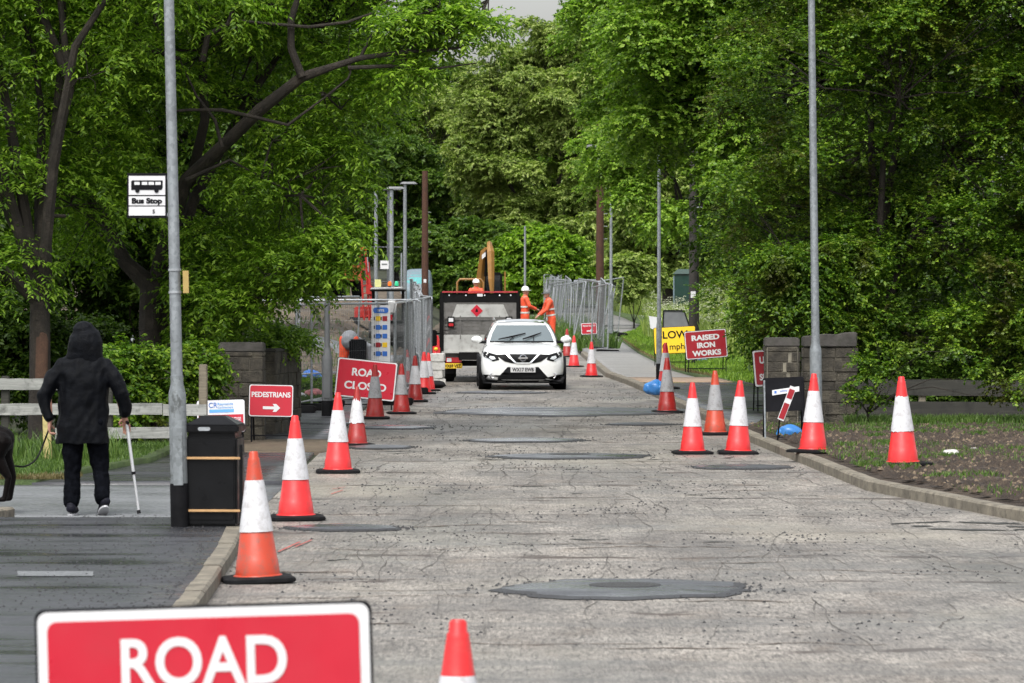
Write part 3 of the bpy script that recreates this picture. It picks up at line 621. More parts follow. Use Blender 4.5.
# ------------------------------------------------------------------ lamp posts and poles
def lamp_post(label, X, Z, h0, top, r_low, r_top, base_h, lean=0, foot=True, body='galv', low='galv', group='street lamp posts', arm=(.35, 0), black_h=.25, head=True):
    t = thing('street_lamp', label, 'lamp post', (X, Z, h0), 0, group); t.rotation_euler = (0, lean, 0)
    MB().lathe([(r_low, 0), (r_low, base_h), (r_low * .98, base_h + .04), (r_low * .72, base_h + .13), (r_top * 1.12, base_h + .2)], 20).build('base_section', M_[low], t, smooth=True)
    MB().lathe([(r_top, base_h + .19), (r_top * .72, top)], 14).build('shaft', M_[body], t, smooth=True)
    if foot: MB().lathe([(r_low + .004, 0), (r_low + .004, black_h), (r_low + .001, black_h + .01)], 20, cap=False).build('painted_foot', M_['black_paint'], t, smooth=True)
    MB().box((r_low * .0, -r_low + .0, base_h * .55), (r_low * 1.1, .02, base_h * .45)).build('access_door', M_[low], t, bevel=.004)
    if not head: return t
    MB().tube([(0, 0, top - .02), (arm[0] * .5, arm[1] * .5, top + .06), (arm[0], arm[1], top + .06)], r_top * .55, 8).build('arm', M_[body], t)
    a = math.atan2(arm[1], arm[0])
    MB().box((arm[0] * 1.3, arm[1] * 1.3, top + .06), (.6, .22, .1), (0, 0, a), taper=.8).build('lantern', M_['sign_back'], t, bevel=.02)
    return t
p = G(180, 527, KH)
lp = lamp_post('tall grey lamp post with peeling paint beside the black litter bin', p[0], p[1], KH, 8.2, .078, .052, 1.15, lean=-.021, body='galv', low='galv_peel', black_h=.38, arm=(.5, .3))
zz = at(174, 282, p[1])[2] - KH
MB().box((.10, -.02, zz), (.05, .05, .20)).build('yellow_bracket', plain('ochre_bracket', (.35, .25, .08), .6), lp)
for dz in (-.1, .1): MB().lathe([(.058, zz + dz), (.058, zz + dz + .02)], 16).build('band_clamp', M_['fence_steel'], lp)
p = (4.32, F / 70.5); lamp_post('tall galvanised lamp post in front of the right hand stone pillars', p[0], p[1], KH, 9.0, .085, .058, 1.12, lean=-.012, foot=False, arm=(-.6, 0))
p = G(659, 381, KH); lamp_post('slim grey lamp post in front of the yellow sign', p[0], p[1], KH, 6.6, .058, .04, 1.1, lean=-.0, low='galv_peel', black_h=.35, arm=(-.4, 0))
p = G(611, 342, KH - .02); lamp_post('slim grey lamp post at the far bend of the pavement', p[0], p[1], KH, 6.2, .075, .05, 1.5, low='galv_peel', arm=(-.4, 0))
p = (-3.03, F / 61.); lamp_post('dark grey post standing behind the ROAD CLOSED sign, its top in the leaves', p[0], p[1], 0, 3.3, .088, .045, .92, body='sign_back', low='sign_back', head=False, black_h=.25)
def far_lamp(label, x, ytop, s, r, head=True, **k):
    X = (x - CX) / s; Z = F / s; g = float(gh(X, Z)); top = H - (ytop - YH) / s - g
    t = thing('street_lamp', label, 'lamp post', (X, Z, g), 0, 'far lamp posts behind the works')
    MB().lathe([(r, 0), (r * .8, top)], 12).build('shaft', M_['galv'], t, smooth=True)
    if head:
        MB().box((.15, 0, top + .04), (.75, .3, .1), taper=.7).build('lantern', M_['sign_back'], t, bevel=.02)
    return t
far_lamp('thick grey pole with no lantern, left of the paired far lamp posts', 376, 191, 31, .07, False)
far_lamp('left one of two grey lamp posts standing close together beyond the site', 388.5, 190, 25, .07)
l2 = far_lamp('right one of two grey lamp posts standing close together beyond the site', 391.5, 189, 26.5, .09)
far_lamp('far lamp post with flat lantern left of the brown pole', 405, 184, 24, .085)
far_lamp('thin short pole in shade between lamp posts, left of the brown pole', 401.5, 253, 21, .05, False)
far_lamp('thin pale pole against the dark trees above the white helmet', 525, 226, 21, .06, False)
far_lamp('thin pale pole just left of the leaning fence top', 539, 226, 19.5, .05, False)
s_ = 28; t = thing('pole_sign', 'small white square plate fixed to the far double lamp posts', 'sign plate', at(384.5, 269, F / s_))
MB().prism([(-.15, 0), (.15, 0), (.15, .3), (-.15, .3)], 0, .02).build('panel', M_['sign_white'], t); MB().box((0, -.004, .17), (.2, .004, .05)).build('marking', M_['sign_back'], t); MB().box((.2, .02, .15), (.2, .03, .04)).build('bracket', M_['galv'], t)
t = thing('pole_sign', 'pale yellow plate on the thick grey pole above the digger roof', 'sign plate', at(378, 287, F / 31.3))
MB().prism([(-.1, 0), (.1, 0), (.1, .24), (-.1, .24)], -.05, -.03).build('panel', plain('pale_yellow', (.6, .6, .25), .5), t)
def wood_pole(label, x, s, r, top, mat, ybase=None, steps=True):
    X = (x - CX) / s; Z = F / s; g = float(gh(X, Z)) + (.1 if x > 600 else 0)
    t = thing('telegraph_pole', label, 'telegraph pole', (X, Z, g), 0)
    MB().lathe([(r, 0), (r * .75, top)], 14).build('pole', M_[mat], t, smooth=True)
    for k in range(5): MB().tube([(r * .8, 0, top * .45 + k * .45), (r * .8 + .14, 0, top * .45 + k * .45)], .012, 5).build('step', M_['fence_steel'], t)
    MB().box((0, -r * .9, 1.7), (.12, .02, .16)).build('number_plate', M_['sign_white'], t)
    return t
wood_pole('tall reddish brown telegraph pole rising behind the truck', 425, 22, .17, 6.7, 'brown_pole')
wood_pole('brown telegraph pole at the near end of the leaning fence', 600, 28, .155, 7.8, 'brown_pole')
wood_pole('dark telegraph pole behind the RAISED IRON WORKS sign', 693, 41, .105, 7.5, 'dark_pole')

# ------------------------------------------------------------------ cones
CG = 'red and white traffic cones along the road'
def cone_mesh(h, body, sleeve, tilt=0, seed=0, tor=0, wide=1.0):
    rg = random.Random(seed)
    root = thing('traffic_cone', '', 'traffic cone', (0, 0, 0), 0, CG)
    R0, R1 = .185 * h * wide, .036 * h
    rad = lambda z: R0 + (R1 - R0) * (z / h)
    MB().lathe([(R0 * 1.06, .035 * h), (R0 * 1.02, .05 * h), (rad(.06 * h) * .98, .055 * h), (rad(.17 * h) * 1.0, .17 * h), (rad(.175 * h) * .975, .176 * h), (rad(.92 * h), .92 * h), (R1 * 1.28, .925 * h), (R1 * 1.25, .945 * h), (R1 * 1.02, .955 * h), (R1 * .98, .99 * h), (R1 * .75, h)], 28).build('cone_body', M_[body], root, smooth=True)
    n = 28; vs = []; z0, z1 = .385 * h, .78 * h
    jag = [rg.uniform(-1, 1) * tor for _ in range(n)]
    for q in range(5):
        for j in range(n):
            a = 2 * math.pi * j / n; z = z0 + (z1 - z0) * q / 4
            if q == 0: z += jag[j] * h * .5
            if q == 4: z += jag[(j * 3) % n] * h
            r = rad(z) + .004 + (.003 * math.sin(3 * a + seed) if tor else 0); vs.append((r * math.cos(a), r * math.sin(a), z))
    fs = [(i * n + j, i * n + (j + 1) % n, (i + 1) * n + (j + 1) % n, (i + 1) * n + j) for i in range(4) for j in range(n)]
    MB().add(vs, fs).build('reflective_sleeve', M_[sleeve], root, smooth=True, recalc=False)
    b = .275 * h; c = .07 * h
    o = [(b, -b + c), (b, b - c), (b - c, b), (-b + c, b), (-b, b - c), (-b, -b + c), (-b + c, -b), (b - c, -b)]
    mb = MB(); mb.add([(x, y, 0) for x, y in o] + [(x, y, .03 * h) for x, y in o] + [(x * .8, y * .8, .045 * h) for x, y in o],
        [tuple(range(7, -1, -1)), tuple(range(16, 24))] + [(k, (k + 1) % 8, 8 + (k + 1) % 8, 8 + k) for k in range(8)] + [(8 + k, 8 + (k + 1) % 8, 16 + (k + 1) % 8, 16 + k) for k in range(8)])
    mb.build('cone_base', M_['rubber'], root, bevel=.006 * h)
    return root
def cone(x, yt, yb, label, body='cone_red', sleeve='sleeve', h0=0, rz=None, tilt=(0, 0), tor=0, wide=1.0, sc=None):
    X, Z, _ = G(x, yb, h0); s = F / Z; h = sc or (yb - yt) / s * (1.0)
    r = cone_mesh(h, body, sleeve, seed=int(x), tor=tor, wide=wide); r.location = (X, Z, h0 + float(gh(X, Z)) + .006)
    r.rotation_euler = (tilt[0], tilt[1], rz if rz is not None else (x * .37) % 1.2); r['label'] = label; return r
cone(258, 452, 582, 'faded orange cone in front of the litter bin, at the end of the left kerb', 'cone_orange', rz=.15, tilt=(0, -.035))
cone(296, 416, 520, 'second nearest cone in the left row, clean white sleeve, on a black patch', 'cone_red', rz=.1, tilt=(0, -.01))
cone(338, 393, 473, 'third cone up the left row, in front of the ROAD CLOSED sign, bright red', 'cone_red', rz=.05)
cone(357, 387, 446, 'dark red cone with torn white sleeve touching the left edge of the ROAD CLOSED wording', 'cone_dark', rz=.3, tor=.03)
cone(375, 365, 419, 'dark red cone with dirty grey sleeve in front of the word CLOSED', 'cone_dark', 'sleeve_grey', rz=0)
cone(401.5, 364, 414, 'dark red cone just right of the ROAD CLOSED sign', 'cone_dark', 'sleeve_grey', rz=.2)
cone(415, 356, 402, 'red cone in front of the fence, third cone right of the ROAD CLOSED sign', 'cone_dark', rz=.1)
cone(424, 352, 394, 'bright red cone of the touching pair in front of the pale concrete blocks, left one', 'cone_red', rz=.1)
cone(428.5, 353, 391, 'bright red cone of the touching pair in front of the pale concrete blocks, right one', 'cone_red', rz=.4)
cone(407, 350, 384, 'pink faded cone standing behind the grey fence panels', 'cone_red', h0=.0)
cone(429, 316, 351, 'far cone on the left, beside the truck mirror', 'cone_red')
cone(567, 329, 357, 'small cone half hidden by the white car mirror', 'cone_dark')
cone(574, 336, 367, 'small cone on the right kerb line beside the white car', 'cone_red')
cone(591.5, 342, 377, 'cone standing alone on the right kerb between the car and the lamp post', 'cone_red')
cone(665.5, 343, 389, 'cone hidden but for its tip behind the dark orange cone and the blue sandbag', 'cone_red', h0=KH)
cone(667, 358, 413, 'dark orange cone with grey sleeve beside the blue sandbag', 'cone_dark', 'sleeve_grey', rz=.1)
cone(692.5, 383, 454, 'bright red cone, left of the three cones in the right group', 'cone_red', rz=.1)
cone(715, 371, 435, 'orange cone with a spotted grey sleeve, the rear one of the three on the right', 'cone_orange', 'sleeve_grey', rz=.2)
cone(738, 381, 454, 'bright red cone, right of the three cones in the right group', 'cone_red', rz=.0, tilt=(0, .03))
cone(813, 374, 453, 'red cone on the kerb in front of the right lamp post', 'cone_red', h0=KH, tilt=(0, .02))
cone(903, 377, 466, 'red cone alone on the muddy verge with a torn white sleeve', 'cone_red', h0=KH + .04, tilt=(0, -.02), tor=.012, rz=.4)
X, Z = (458 - CX) / 251, F / 251
c = cone_mesh(1.0, 'cone_red', 'sleeve'); c.location = (X, Z, .006); c['label'] = 'nearest cone, only its red tip showing at the bottom edge of the picture'
# red warning block by the truck mirror
X, Z, _ = G(436, 353); t = thing('warning_cone', 'small wide red warning cone with a yellow lamp beside the truck mirror', 'warning cone', (X, Z, 0))
MB().lathe([(.22, 0), (.2, .05), (.09, .42), (.07, .5), (.0001, .52)], 4).build('cone_body', M_['cone_red'], t); MB().ell((0, -.17, .12), (.06, .05, .05)).build('lamp', M_['sign_yellow'], t, smooth=True)

# ------------------------------------------------------------------ litter bin
p = G(213, 527, KH); t = thing('litter_bin', 'square black litter bin with hipped lid strapped to the left lamp post', 'litter bin', (p[0], p[1] + .25, KH))
t.rotation_euler = (0, 0, -.07); BW = .47
t.scale = (1, 1, .945)
MB().box((0, 0, .43), (BW, .5, .84)).build('bin_body', M_['bin_black'], t, bevel=.02)
MB().box((0, 0, .9), (BW - .05, .45, .12)).build('bin_throat', M_['bin_black'], t, bevel=.008)
MB().box((0, 0, .925), (BW + .03, .53, .07)).build('lid_rim', M_['bin_black'], t, bevel=.012)
MB().box((0, 0, 1.0), (BW + .02, .52, .085), taper=.42).build('lid', M_['bin_black'], t, bevel=.015)
MB().prism(rrect(.42 * BW, .05, .01, -.02, .45), -.262, -.2515).build('door_panel', M_['bin_black'], t) if False else MB().prism(rrect(BW * .86, .72, .03, 0, .43), -.258, -.25).build('door_panel', M_['bin_black'], t)
MB().prism(rrect(.11, .035, .016, -.06, .925 - .0), -.272, -.266).build('maker_badge', M_['fence_steel'], t)
for z in (.65, .155):
    MB().prism([(-BW / 2 - .005, z - .012), (BW / 2 + .03, z - .012), (BW / 2 + .03, z + .012), (-BW / 2 - .005, z + .012)], -.285, -.262).build('strap', M_['strap'], t, bevel=.004)
MB().box((BW / 2 + .03, -.2, .40), (.03, .06, .75)).build('corner_post', M_['bin_black'], t, bevel=.006)

# ------------------------------------------------------------------ walls, pillars, timber fences
def jitter_blocks(w, d, h, course, seed, wide=(.28, .5)):
    """coursed rubble: every stone a slightly proud rough block around a core, one mesh"""
    rg = random.Random(seed); mb = MB(); mb.cur = 1; mb.box((0, 0, h / 2), (w - .02, d - .02, h)); mb.cur = 0
    z = 0
    while z < h - .02:
        ch = min(course * rg.uniform(.8, 1.25), h - z)
        for side in range(4):
            L = w if side % 2 == 0 else d; q = -L / 2
            while q < L / 2 - .01:
                bl = min(rg.uniform(*wide), L / 2 - q)
                if L / 2 - q - bl < .1: bl = L / 2 - q
                pr = rg.uniform(.0, .022); c = q + bl / 2; g = .006
                dim = (bl - g, .08 + pr * 2, ch - g)
                ang = side * math.pi / 2; off = (d if side % 2 == 0 else w) / 2 - .04
                T = Matrix.Rotation(ang, 4, 'Z') @ Matrix.Translation((c, -off, z + ch / 2))
                if L == d and abs(c) + bl / 2 > L / 2 - .001: dim = (max(dim[0] - .05, .03), dim[1], dim[2])
                mb.box((0, 0, 0), dim, (rg.uniform(-.01, .01), rg.uniform(-.01, .01), 0), T); q += bl
        z += ch
    return mb
def pillar(label, X, Z, w, d, h, cope=.13, rz=0, zb=0, seed=0, cap=True):
    t = thing('stone_pillar', label, 'stone pillar', (X, Z, zb), rz)
    jitter_blocks(w, d, h, .17, seed).build('wall', [M_['stone'], M_['mortar']], t, bevel=.008, seg=1)
    if cap: MB().box((0, 0, h + cope / 2 + .001), (w + .02, d + .02, cope), taper=.97).build('coping', M_['cope'], t, bevel=.015)
    return t
X, Z = at(246, 0, 62.5)[:2]
pillar('squat stone gate pillar with a flat coping behind the litter bin', (242 - CX) / 71, F / 71, .62, .6, 1.25, zb=0, seed=2)
t = pillar('low stone wall running back from the left gate pillar', (272 - CX) / 68, F / 68 + .6, .42, 2.2, 1.2, cope=.05, seed=5, rz=-.12)
pillar('left one of the two dark stone pillars by the right lamp post', (781.5 - CX) / 67, F / 67, .50, .5, 1.20, cope=.13, zb=KH - .05, seed=7)
t = pillar('right one of the two dark stone pillars, broader, with an uneven coping', (829.5 - CX) / 66, F / 66, .80, .5, 1.17, zb=KH - .05, seed=8, cap=False)
MB().prism([(-.41, 1.18), (.39, 1.18), (.40, 1.40), (.25, 1.39), (.12, 1.36), (-.05, 1.37), (-.41, 1.33)], -.29, .29).build('coping', M_['cope'], t, bevel=.015)
# white fence on the left
def timber_fence(label, a, b, hs, bw, mat, posts, pmat, ph, broken=(), zb=0):
    t = thing('timber_fence', label, 'fence', (a[0], a[1], zb), math.atan2(b[1] - a[1], b[0] - a[0])); L = math.hypot(b[0] - a[0], b[1] - a[1])
    rg = random.Random(len(label))
    for k, z in enumerate(hs):
        spans = broken[k] if broken else [(0, L)]
        for q0, q1 in spans:
            q = q0
            while q < q1 - .05:
                e = min(q + 2.6, q1); dz0, dz1 = rg.uniform(-.015, .015), rg.uniform(-.015, .015)
                mb = MB(); n = 10
                vs = []
                for i in range(n + 1):
                    xx = q + .004 + (e - q - .008) * i / n; zz = z + dz0 + (dz1 - dz0) * i / n
                    top = rg.uniform(-.004, .004); bo = rg.uniform(-.004, .004)
                    vs += [(xx, -.035, zz - bw / 2 + bo), (xx, -.035, zz + bw / 2 + top), (xx, -.008, zz + bw / 2 + top), (xx, -.008, zz - bw / 2 + bo)]
                fs = [(i * 4 + j, i * 4 + (j + 1) % 4, i * 4 + 4 + (j + 1) % 4, i * 4 + 4 + j) for i in range(n) for j in range(4)] + [(3, 2, 1, 0), tuple(n * 4 + j for j in range(4))]
                mb.add(vs, fs).build('rail', M_[mat], t); q = e
    for q, hh, pm in posts: MB().box((q, .05, hh / 2), (.11, .11, hh), taper=.95).build('post', M_[pm], t, bevel=.01)
    return t
Zf = F / 78; xa, xb = (-40 - CX) / 78, (207 - CX) / 78; L = xb - xa
timber_fence('peeling white three rail timber fence behind the walking person', (xa, Zf), (xb, Zf), (.90, .575, .27), .145, 'white_wood', [((5 + 40) / 78, 1.0, 'grey_wood'), (L - (207 - 203) / 78, 1.15, 'post_wood'), (1.9, .98, 'grey_wood')], 'grey_wood', 1,
   broken=([(0, 100 / 78)], [(0, L)], [(95 / 78, L - .25)]), zb=.04)
X, Z, _ = G(47, 462, .05); t = MB().box((0, 0, .42), (.1, .1, .84), (0, -.03, 0), taper=.9).build('marker_post', M_['yellow_wood'], bevel=.012, loc=(X, Z, .03)); tag(t, 'short yellow painted wooden post in the grass next to the person', 'post')
Zf = F / 66.5; xa, xb = (858 - CX) / 66.5, (1420 - CX) / 66.5
timber_fence('low weathered grey two rail fence under the trees on the right', (xa, Zf), (xb, Zf - .4), (.52, .2), .24, 'grey_wood', [((922 - 858) / 66.5, .56, 'post_wood'), (0.05, .6, 'grey_wood'), (3.2, .6, 'grey_wood'), (5.4, .6, 'grey_wood'), (7.9, .6, 'grey_wood')], 'grey_wood', .6, zb=KH)

# ------------------------------------------------------------------ steel mesh fence panels
def heras(seed=0):
    t = thing('fence_panel', '', 'fence panel', (0, 0, 0), 0)
    W_, H_ = 3.4, 1.95; z0 = .12
    for name, pts in (('upright', [(0, 0, .02), (0, 0, H_)]), ('upright', [(W_, 0, .02), (W_, 0, H_)])): MB().tube(pts, .021, 8).build(name, M_['fence_steel'], t, smooth=True)
    MB().tube([(0, 0, H_), (.06, 0, H_ + .05), (W_ - .06, 0, H_ + .05), (W_, 0, H_)], .021, 8).build('top_rail', M_['fence_steel'], t, smooth=True)
    MB().tube([(0, 0, z0 + .05), (W_, 0, z0 + .05)], .018, 8).build('bottom_rail', M_['fence_steel'], t, smooth=True)
    mb = MB()
    for i in range(1, 40): x = i * W_ / 40; mb.tube([(x, 0, z0 + .05), (x, 0, H_ + .04)], .0016, 3, cap=False)
    for i in range(1, 8): z = z0 + .05 + i * .23; mb.tube([(0, 0, z), (W_, 0, z)], .0017, 3, cap=False)
    mb.build('wire_mesh', M_['mesh_steel'], t, recalc=False)
    for x in (-.05, W_ - .05): MB().box((x + .05, 0, .06), (.22, .65, .13)).build('foot_block', M_['rubber'], t, bevel=.02)
    return t
hp = heras(); used = []
def panel(x, y, rz, label, group, lean=0, roll=0):
    global hp
    o = hp if not used else copy_tree(hp); used.append(o); o.scale = (1, 1, .9 if group == g1 else 1)
    o.location = (x, y, float(gh(x, y)) + .012); o.rotation_euler = (lean, roll, rz); o['label'] = label; o['group'] = group; return o
g1 = 'steel mesh fence panels along the left of the works'; 
a = Vector((-3.42, 76.8)); b = Vector((-2.1, 79.9)); panel(a.x, a.y, math.atan2(b.y - a.y, b.x - a.x), 'steel mesh fence panel right behind the ROAD CLOSED sign, carrying the safety notice', g1)
panel(-3.62, 75.6, R(84), 'steel mesh fence panel turned edge on at the left end of the works fence', g1)
panel(-6.9, 86.2, R(-4), 'steel mesh fence panel at the left rear of the compound, half behind leaves', g1)
panel(-4.6, 96, R(70), 'steel mesh fence panel standing askew inside the compound', g1, lean=.05)
panel(-5.2, 88.5, R(2), 'steel mesh fence panel standing further back, seen through the front panel', g1, lean=.03)
rg = random.Random(3)
lb = ['steel mesh fence panel just right of the one with the safety notice', 'steel mesh fence panel behind the touching pair of cones', 'steel mesh fence panel beside the pale concrete blocks']
x, y = -2.08, 80.1
for k in range(30):
    ang = math.pi / 2 + (.0 if k < 5 else .012) + rg.uniform(-.05, .05)
    panel(x, y, ang, lb[k] if k < 3 else 'mesh fence panel in the long row running back left of the road', g1, lean=rg.uniform(-.03, .03)); x += math.cos(ang) * 3.46; y += math.sin(ang) * 3.46
g2 = 'leaning steel mesh fence panels on the right of the road'
x, y = 2.72, 128.0; dx = (1.0 - 2.72) / 120; A = math.atan2(1, dx)
for k in range(27):
    an = A + rg.uniform(-.38, .30); panel(x, y, an, 'leaning steel mesh panel in the long row behind the orange workers' if k else 'nearest leaning steel mesh panel of the right hand row, beside the brown pole', g2, lean=rg.uniform(-.02, .22), roll=rg.uniform(-.05, .05)); x += math.cos(A) * 3.6; y += math.sin(A) * 4.3
g3 = 'far mesh fence panels across the end of the road'
for k in range(6):
    x = -12.6 + 3.5 * k; panel(x, 238 + (k % 2) * .5, rg.uniform(-.04, .04), 'steel mesh panel across the far end of the road under the dark trees', g3)
# safety notice board on the first panel
d = (b - a).normalized(); q = .93; X, Y = a.x + (b.x - a.x) * q, a.y + (b.y - a.y) * q
t = thing('safety_board', 'tall white safety notice with rows of blue, red and yellow signs', 'notice board', (X - .12, Y - .35, 0), R(2))
z0, z1 = .78, 1.78; prism_part(t, 'board', [(-.165, z0), (.165, z0), (.165, z1), (-.165, z1)], 0, .008, M_['sign_white'])
prism_part(t, 'pictogram', rrect(.27, .10, .045, 0, 1.69), -.005, -.001, M_['sign_blue'])
letters(t, 'SITE', 0, 1.67, .04, .12, -.007, M_['sign_white'])
cols = [('sign_yellow', 'sign_dark_red'), ('sign_blue', 'sign_blue'), ('sign_blue', 'sign_blue'), ('sign_dark_red', 'sign_yellow'), ('sign_blue', 'sign_blue')]
for r_, (c1, c2) in enumerate(cols):
    for k, cc in enumerate((c1, c2)):
        prism_part(t, 'pictogram', rrect(.085, .085, .012, -.05 + k * .12, 1.545 - r_ * .155), -.005, -.001, M_[cc])
        MB().box((-.115 + k * .12, -.003, 1.545 - r_ * .155), (.02, .004, .06)).build('marking', M_['sign_black'], t)
# cloth on the fence top, rags by the fence foot, litter
t = MB().box((0, 0, -.12), (.14, .1, .26), (0, .1, 0), taper=1.5).build('white_cloth', M_['white_bag'], bevel=.04, seg=3, loc=(a.x + 1.28, a.y + 2.9, 1.86)); tag(t, 'white cloth hung over the top corner of the fence', 'cloth')

def lumpy(name, loc, dim, mat, label, cat, seed=0, parts=3, group=None):
    rg = np.random.default_rng(seed); bm = bmesh.new()
    for k in range(parts):
        r = bmesh.ops.create_icosphere(bm, subdivisions=3, radius=.5); off = rg.uniform(-.28, .28, 3) * (k > 0); off[2] = -abs(off[2]) * .6; sc = rg.uniform(.6, 1.0, 3) if k else np.ones(3)
        for v in r['verts']:
            c = v.co; nz = .07 * math.sin(9 * c.x + seed + k) + .06 * math.sin(11 * c.y + 2 * k) + .05 * math.sin(13 * c.z + 7 * c.x)
            v.co = Vector((c.x * sc[0] * (1 + nz) + off[0], c.y * sc[1] * (1 + nz) + off[1], c.z * sc[2] * (1 + nz) + off[2]))
            v.co = Vector((v.co.x * dim[0], v.co.y * dim[1], max(v.co.z, -.42) * dim[2] + .42 * dim[2]))
    me = bpy.data.meshes.new(name); bm.to_mesh(me); bm.free(); me.materials.append(M_[mat]); me.polygons.foreach_set('use_smooth', [True] * len(me.polygons))
    o = bpy.data.objects.new(name, me); C.objects.link(o); o.location = loc; return tag(o, label, cat, group)
p = G(655, 395, KH); lumpy('sandbag', (p[0], p[1], KH), (.36, .3, .30), 'blue_bag', 'blue sandbag at the kerb left of the dark orange cone', 'sandbag', 1)
p = G(791, 438, KH); lumpy('sandbag', (p[0] - .02, p[1] - .1, KH), (.34, .22, .2), 'blue_bag', 'blue sandbag under the black sign back by the stone pillar', 'sandbag', 2)
p = G(674, 354, KH); lumpy('sandbag', (p[0], p[1], KH + .02), (.3, .3, .12), 'blue_bag', 'small blue bag on the grass under the yellow sign', 'sandbag', 3)
p = G(701, 362, KH); lumpy('sandbag', (p[0], p[1], KH + .02), (.3, .3, .08), 'blue_bag', 'small blue bag under the RAISED IRON WORKS sign', 'sandbag', 4)
p = G(593, 338, 0.1); lumpy('sandbag', (p[0], p[1] - 1, .1), (.38, .4, .2), 'blue_bag', 'blue bag in the rubble under the far arrow sign', 'sandbag', 5)
p = G(434, 388, 0); lumpy('sandbag', (p[0], p[1], .0), (.5, .5, .16), 'rubber', 'flat black sandbag lying on the road behind the touching cones', 'sandbag', 6)
p = G(604, 337, 0.1); lumpy('sandbag', (p[0], p[1], .1), (.4, .5, .22), 'rubber', 'black sandbag at the foot of the brown telegraph pole', 'sandbag', 6)
p = G(299, 402, 0); lumpy('rag', (p[0], p[1], .02), (.32, .3, .16), 'white_bag', 'crumpled white bag at the foot of the left fence', 'rag', 7)
p = G(314, 401, 0); lumpy('rag', (p[0], p[1], .02), (.42, .3, .22), 'pink_bag', 'crumpled red and white bag at the foot of the left fence', 'rag', 8)
p = G(311, 358, 0.5); lumpy('tool_box', (p[0], p[1], float(gh(p[0], p[1]))), (.42, .3, .26), 'sign_blue', 'dull blue bundle lying on the earth behind the fence', 'bundle', 9)
for k, (x, y) in enumerate(((566, 320), (576, 331), (568, 308), (560, 327))):
    p = G(x, y, .3); t = MB().box((0, 0, .12), (.5, .35, .22)).build('barrier_foot', M_['yellow_foot'], bevel=.05, loc=(p[0], p[1], float(gh(p[0], p[1])) + .1)); t.rotation_euler = (0, 0, k)
    tag(t, 'yellow block lying in the weeds behind the orange workers', 'barrier foot', 'yellow blocks in the weeds')
rg = random.Random(8)
for k in range(7):
    X, Y, _ = G(583 + k * 3.4, 335 + rg.uniform(-2, 1)); t = MB().box((0, 0, .05), (rg.uniform(.5, 1.0), .15, .06), (0, rg.uniform(-.2, .2), rg.uniform(-1, 1))).build('rubble_plank', M_['grey_wood'], bevel=.01, loc=(X, Y, .1 + .02 * k)); tag(t, 'short dark plank in the heap under the far arrow sign', 'plank', 'planks under the far arrow sign')
# stack of pale concrete blocks by the fence
X, Z, _ = G(437, 387); rg = random.Random(2)
for k in range(4):
    t = MB().box((rg.uniform(-.015, .015), 0, .083), (.29, .9, .165)).build('concrete_block', M_['concrete'], bevel=.012, loc=(X, Z + .4, .004 + k * .17)); t.rotation_euler = (0, 0, rg.uniform(-.05, .05))
    tag(t, ['lowest', 'second', 'third', 'topmost'][k] + ' pale concrete block in the stack left of the truck', 'concrete block', 'pale concrete blocks stacked left of the truck')
# stones on the verge
for x, y, r, l in ((951, 456, .1, 'pale grey stone lying on the muddy verge right of the lone cone'), (974, 450, .05, 'small flat white stone on the verge near the fence')):
    p = G(x, y, KH + .04); lumpy('stone', (p[0], p[1], KH + .02), (2 * r, 1.6 * r, 1.1 * r), 'concrete', l, 'stone', 11, 1)

# ------------------------------------------------------------------ vehicles
from mathutils.bvhtree import BVHTree
def evaluated(ob, mods):
    for typ, kw in mods:
        m = ob.modifiers.new(typ, typ)
        for k, v in kw.items(): setattr(m, k, v)
    dg = bpy.context.evaluated_depsgraph_get(); me = bpy.data.meshes.new_from_object(ob.evaluated_get(dg)); ob.modifiers.clear(); ob.data = me
    me.name = ob.name; me.polygons.foreach_set('use_smooth', [True] * len(me.polygons)); return ob
def section_loft(sections, name, mat, parent, lv=2):
    """sections: (y, [(x,z)...half outline from bottom centre to top centre])"""
    mb = MB(); n = len(sections[0][1]); full = 2 * n - 2; vs = []
    for y, pts in sections:
        ring = [(x, y, z) for x, z in pts] + [(-x, y, z) for x, z in pts[-2:0:-1]]; vs += ring
    k = len(sections); fs = [(i * full + j, i * full + (j + 1) % full, (i + 1) * full + (j + 1) % full, (i + 1) * full + j) for i in range(k - 1) for j in range(full)]
    fs += [tuple(range(full - 1, -1, -1)), tuple((k - 1) * full + j for j in range(full))]
    mb.add(vs, fs); o = mb.build(name, mat, parent); return evaluated(o, [('SUBSURF', dict(levels=lv, render_levels=lv))])
def decal(parent, body, out, off, mat, name, d=(0, 1, 0), start=-3, cuts=3):
    """a trim plate pressed onto the body along d: outline in x,z"""
    bm = bmesh.new(); bm.from_mesh(body.data); tree = BVHTree.FromBMesh(bm); bm.free()
    bm = bmesh.new(); f = bm.faces.new([bm.verts.new((x, 0, z)) for x, z in out]); bmesh.ops.triangulate(bm, faces=[f])
    bmesh.ops.subdivide_edges(bm, edges=bm.edges[:], cuts=cuts, use_grid_fill=True); D = Vector(d)
    for v in bm.verts:
        p = Vector((v.co.x, start, v.co.z)) if abs(D.y) > .5 else Vector((start * D.x, v.co.x, v.co.z)) if abs(D.x) > .5 else Vector((v.co.x, v.co.z, -start))
        if abs(D.x) > .5: p.x = start if D.x > 0 else -start
        h = tree.ray_cast(p, D)[0]; v.co = (h if h else p + D * 3) - D * off
    bmesh.ops.recalc_face_normals(bm, faces=bm.faces)
    me = bpy.data.meshes.new(name); bm.to_mesh(me); bm.free(); me.materials.append(mat); me.polygons.foreach_set('use_smooth', [True] * len(me.polygons))
    o = bpy.data.objects.new(name, me); C.objects.link(o); o.parent = parent; return o
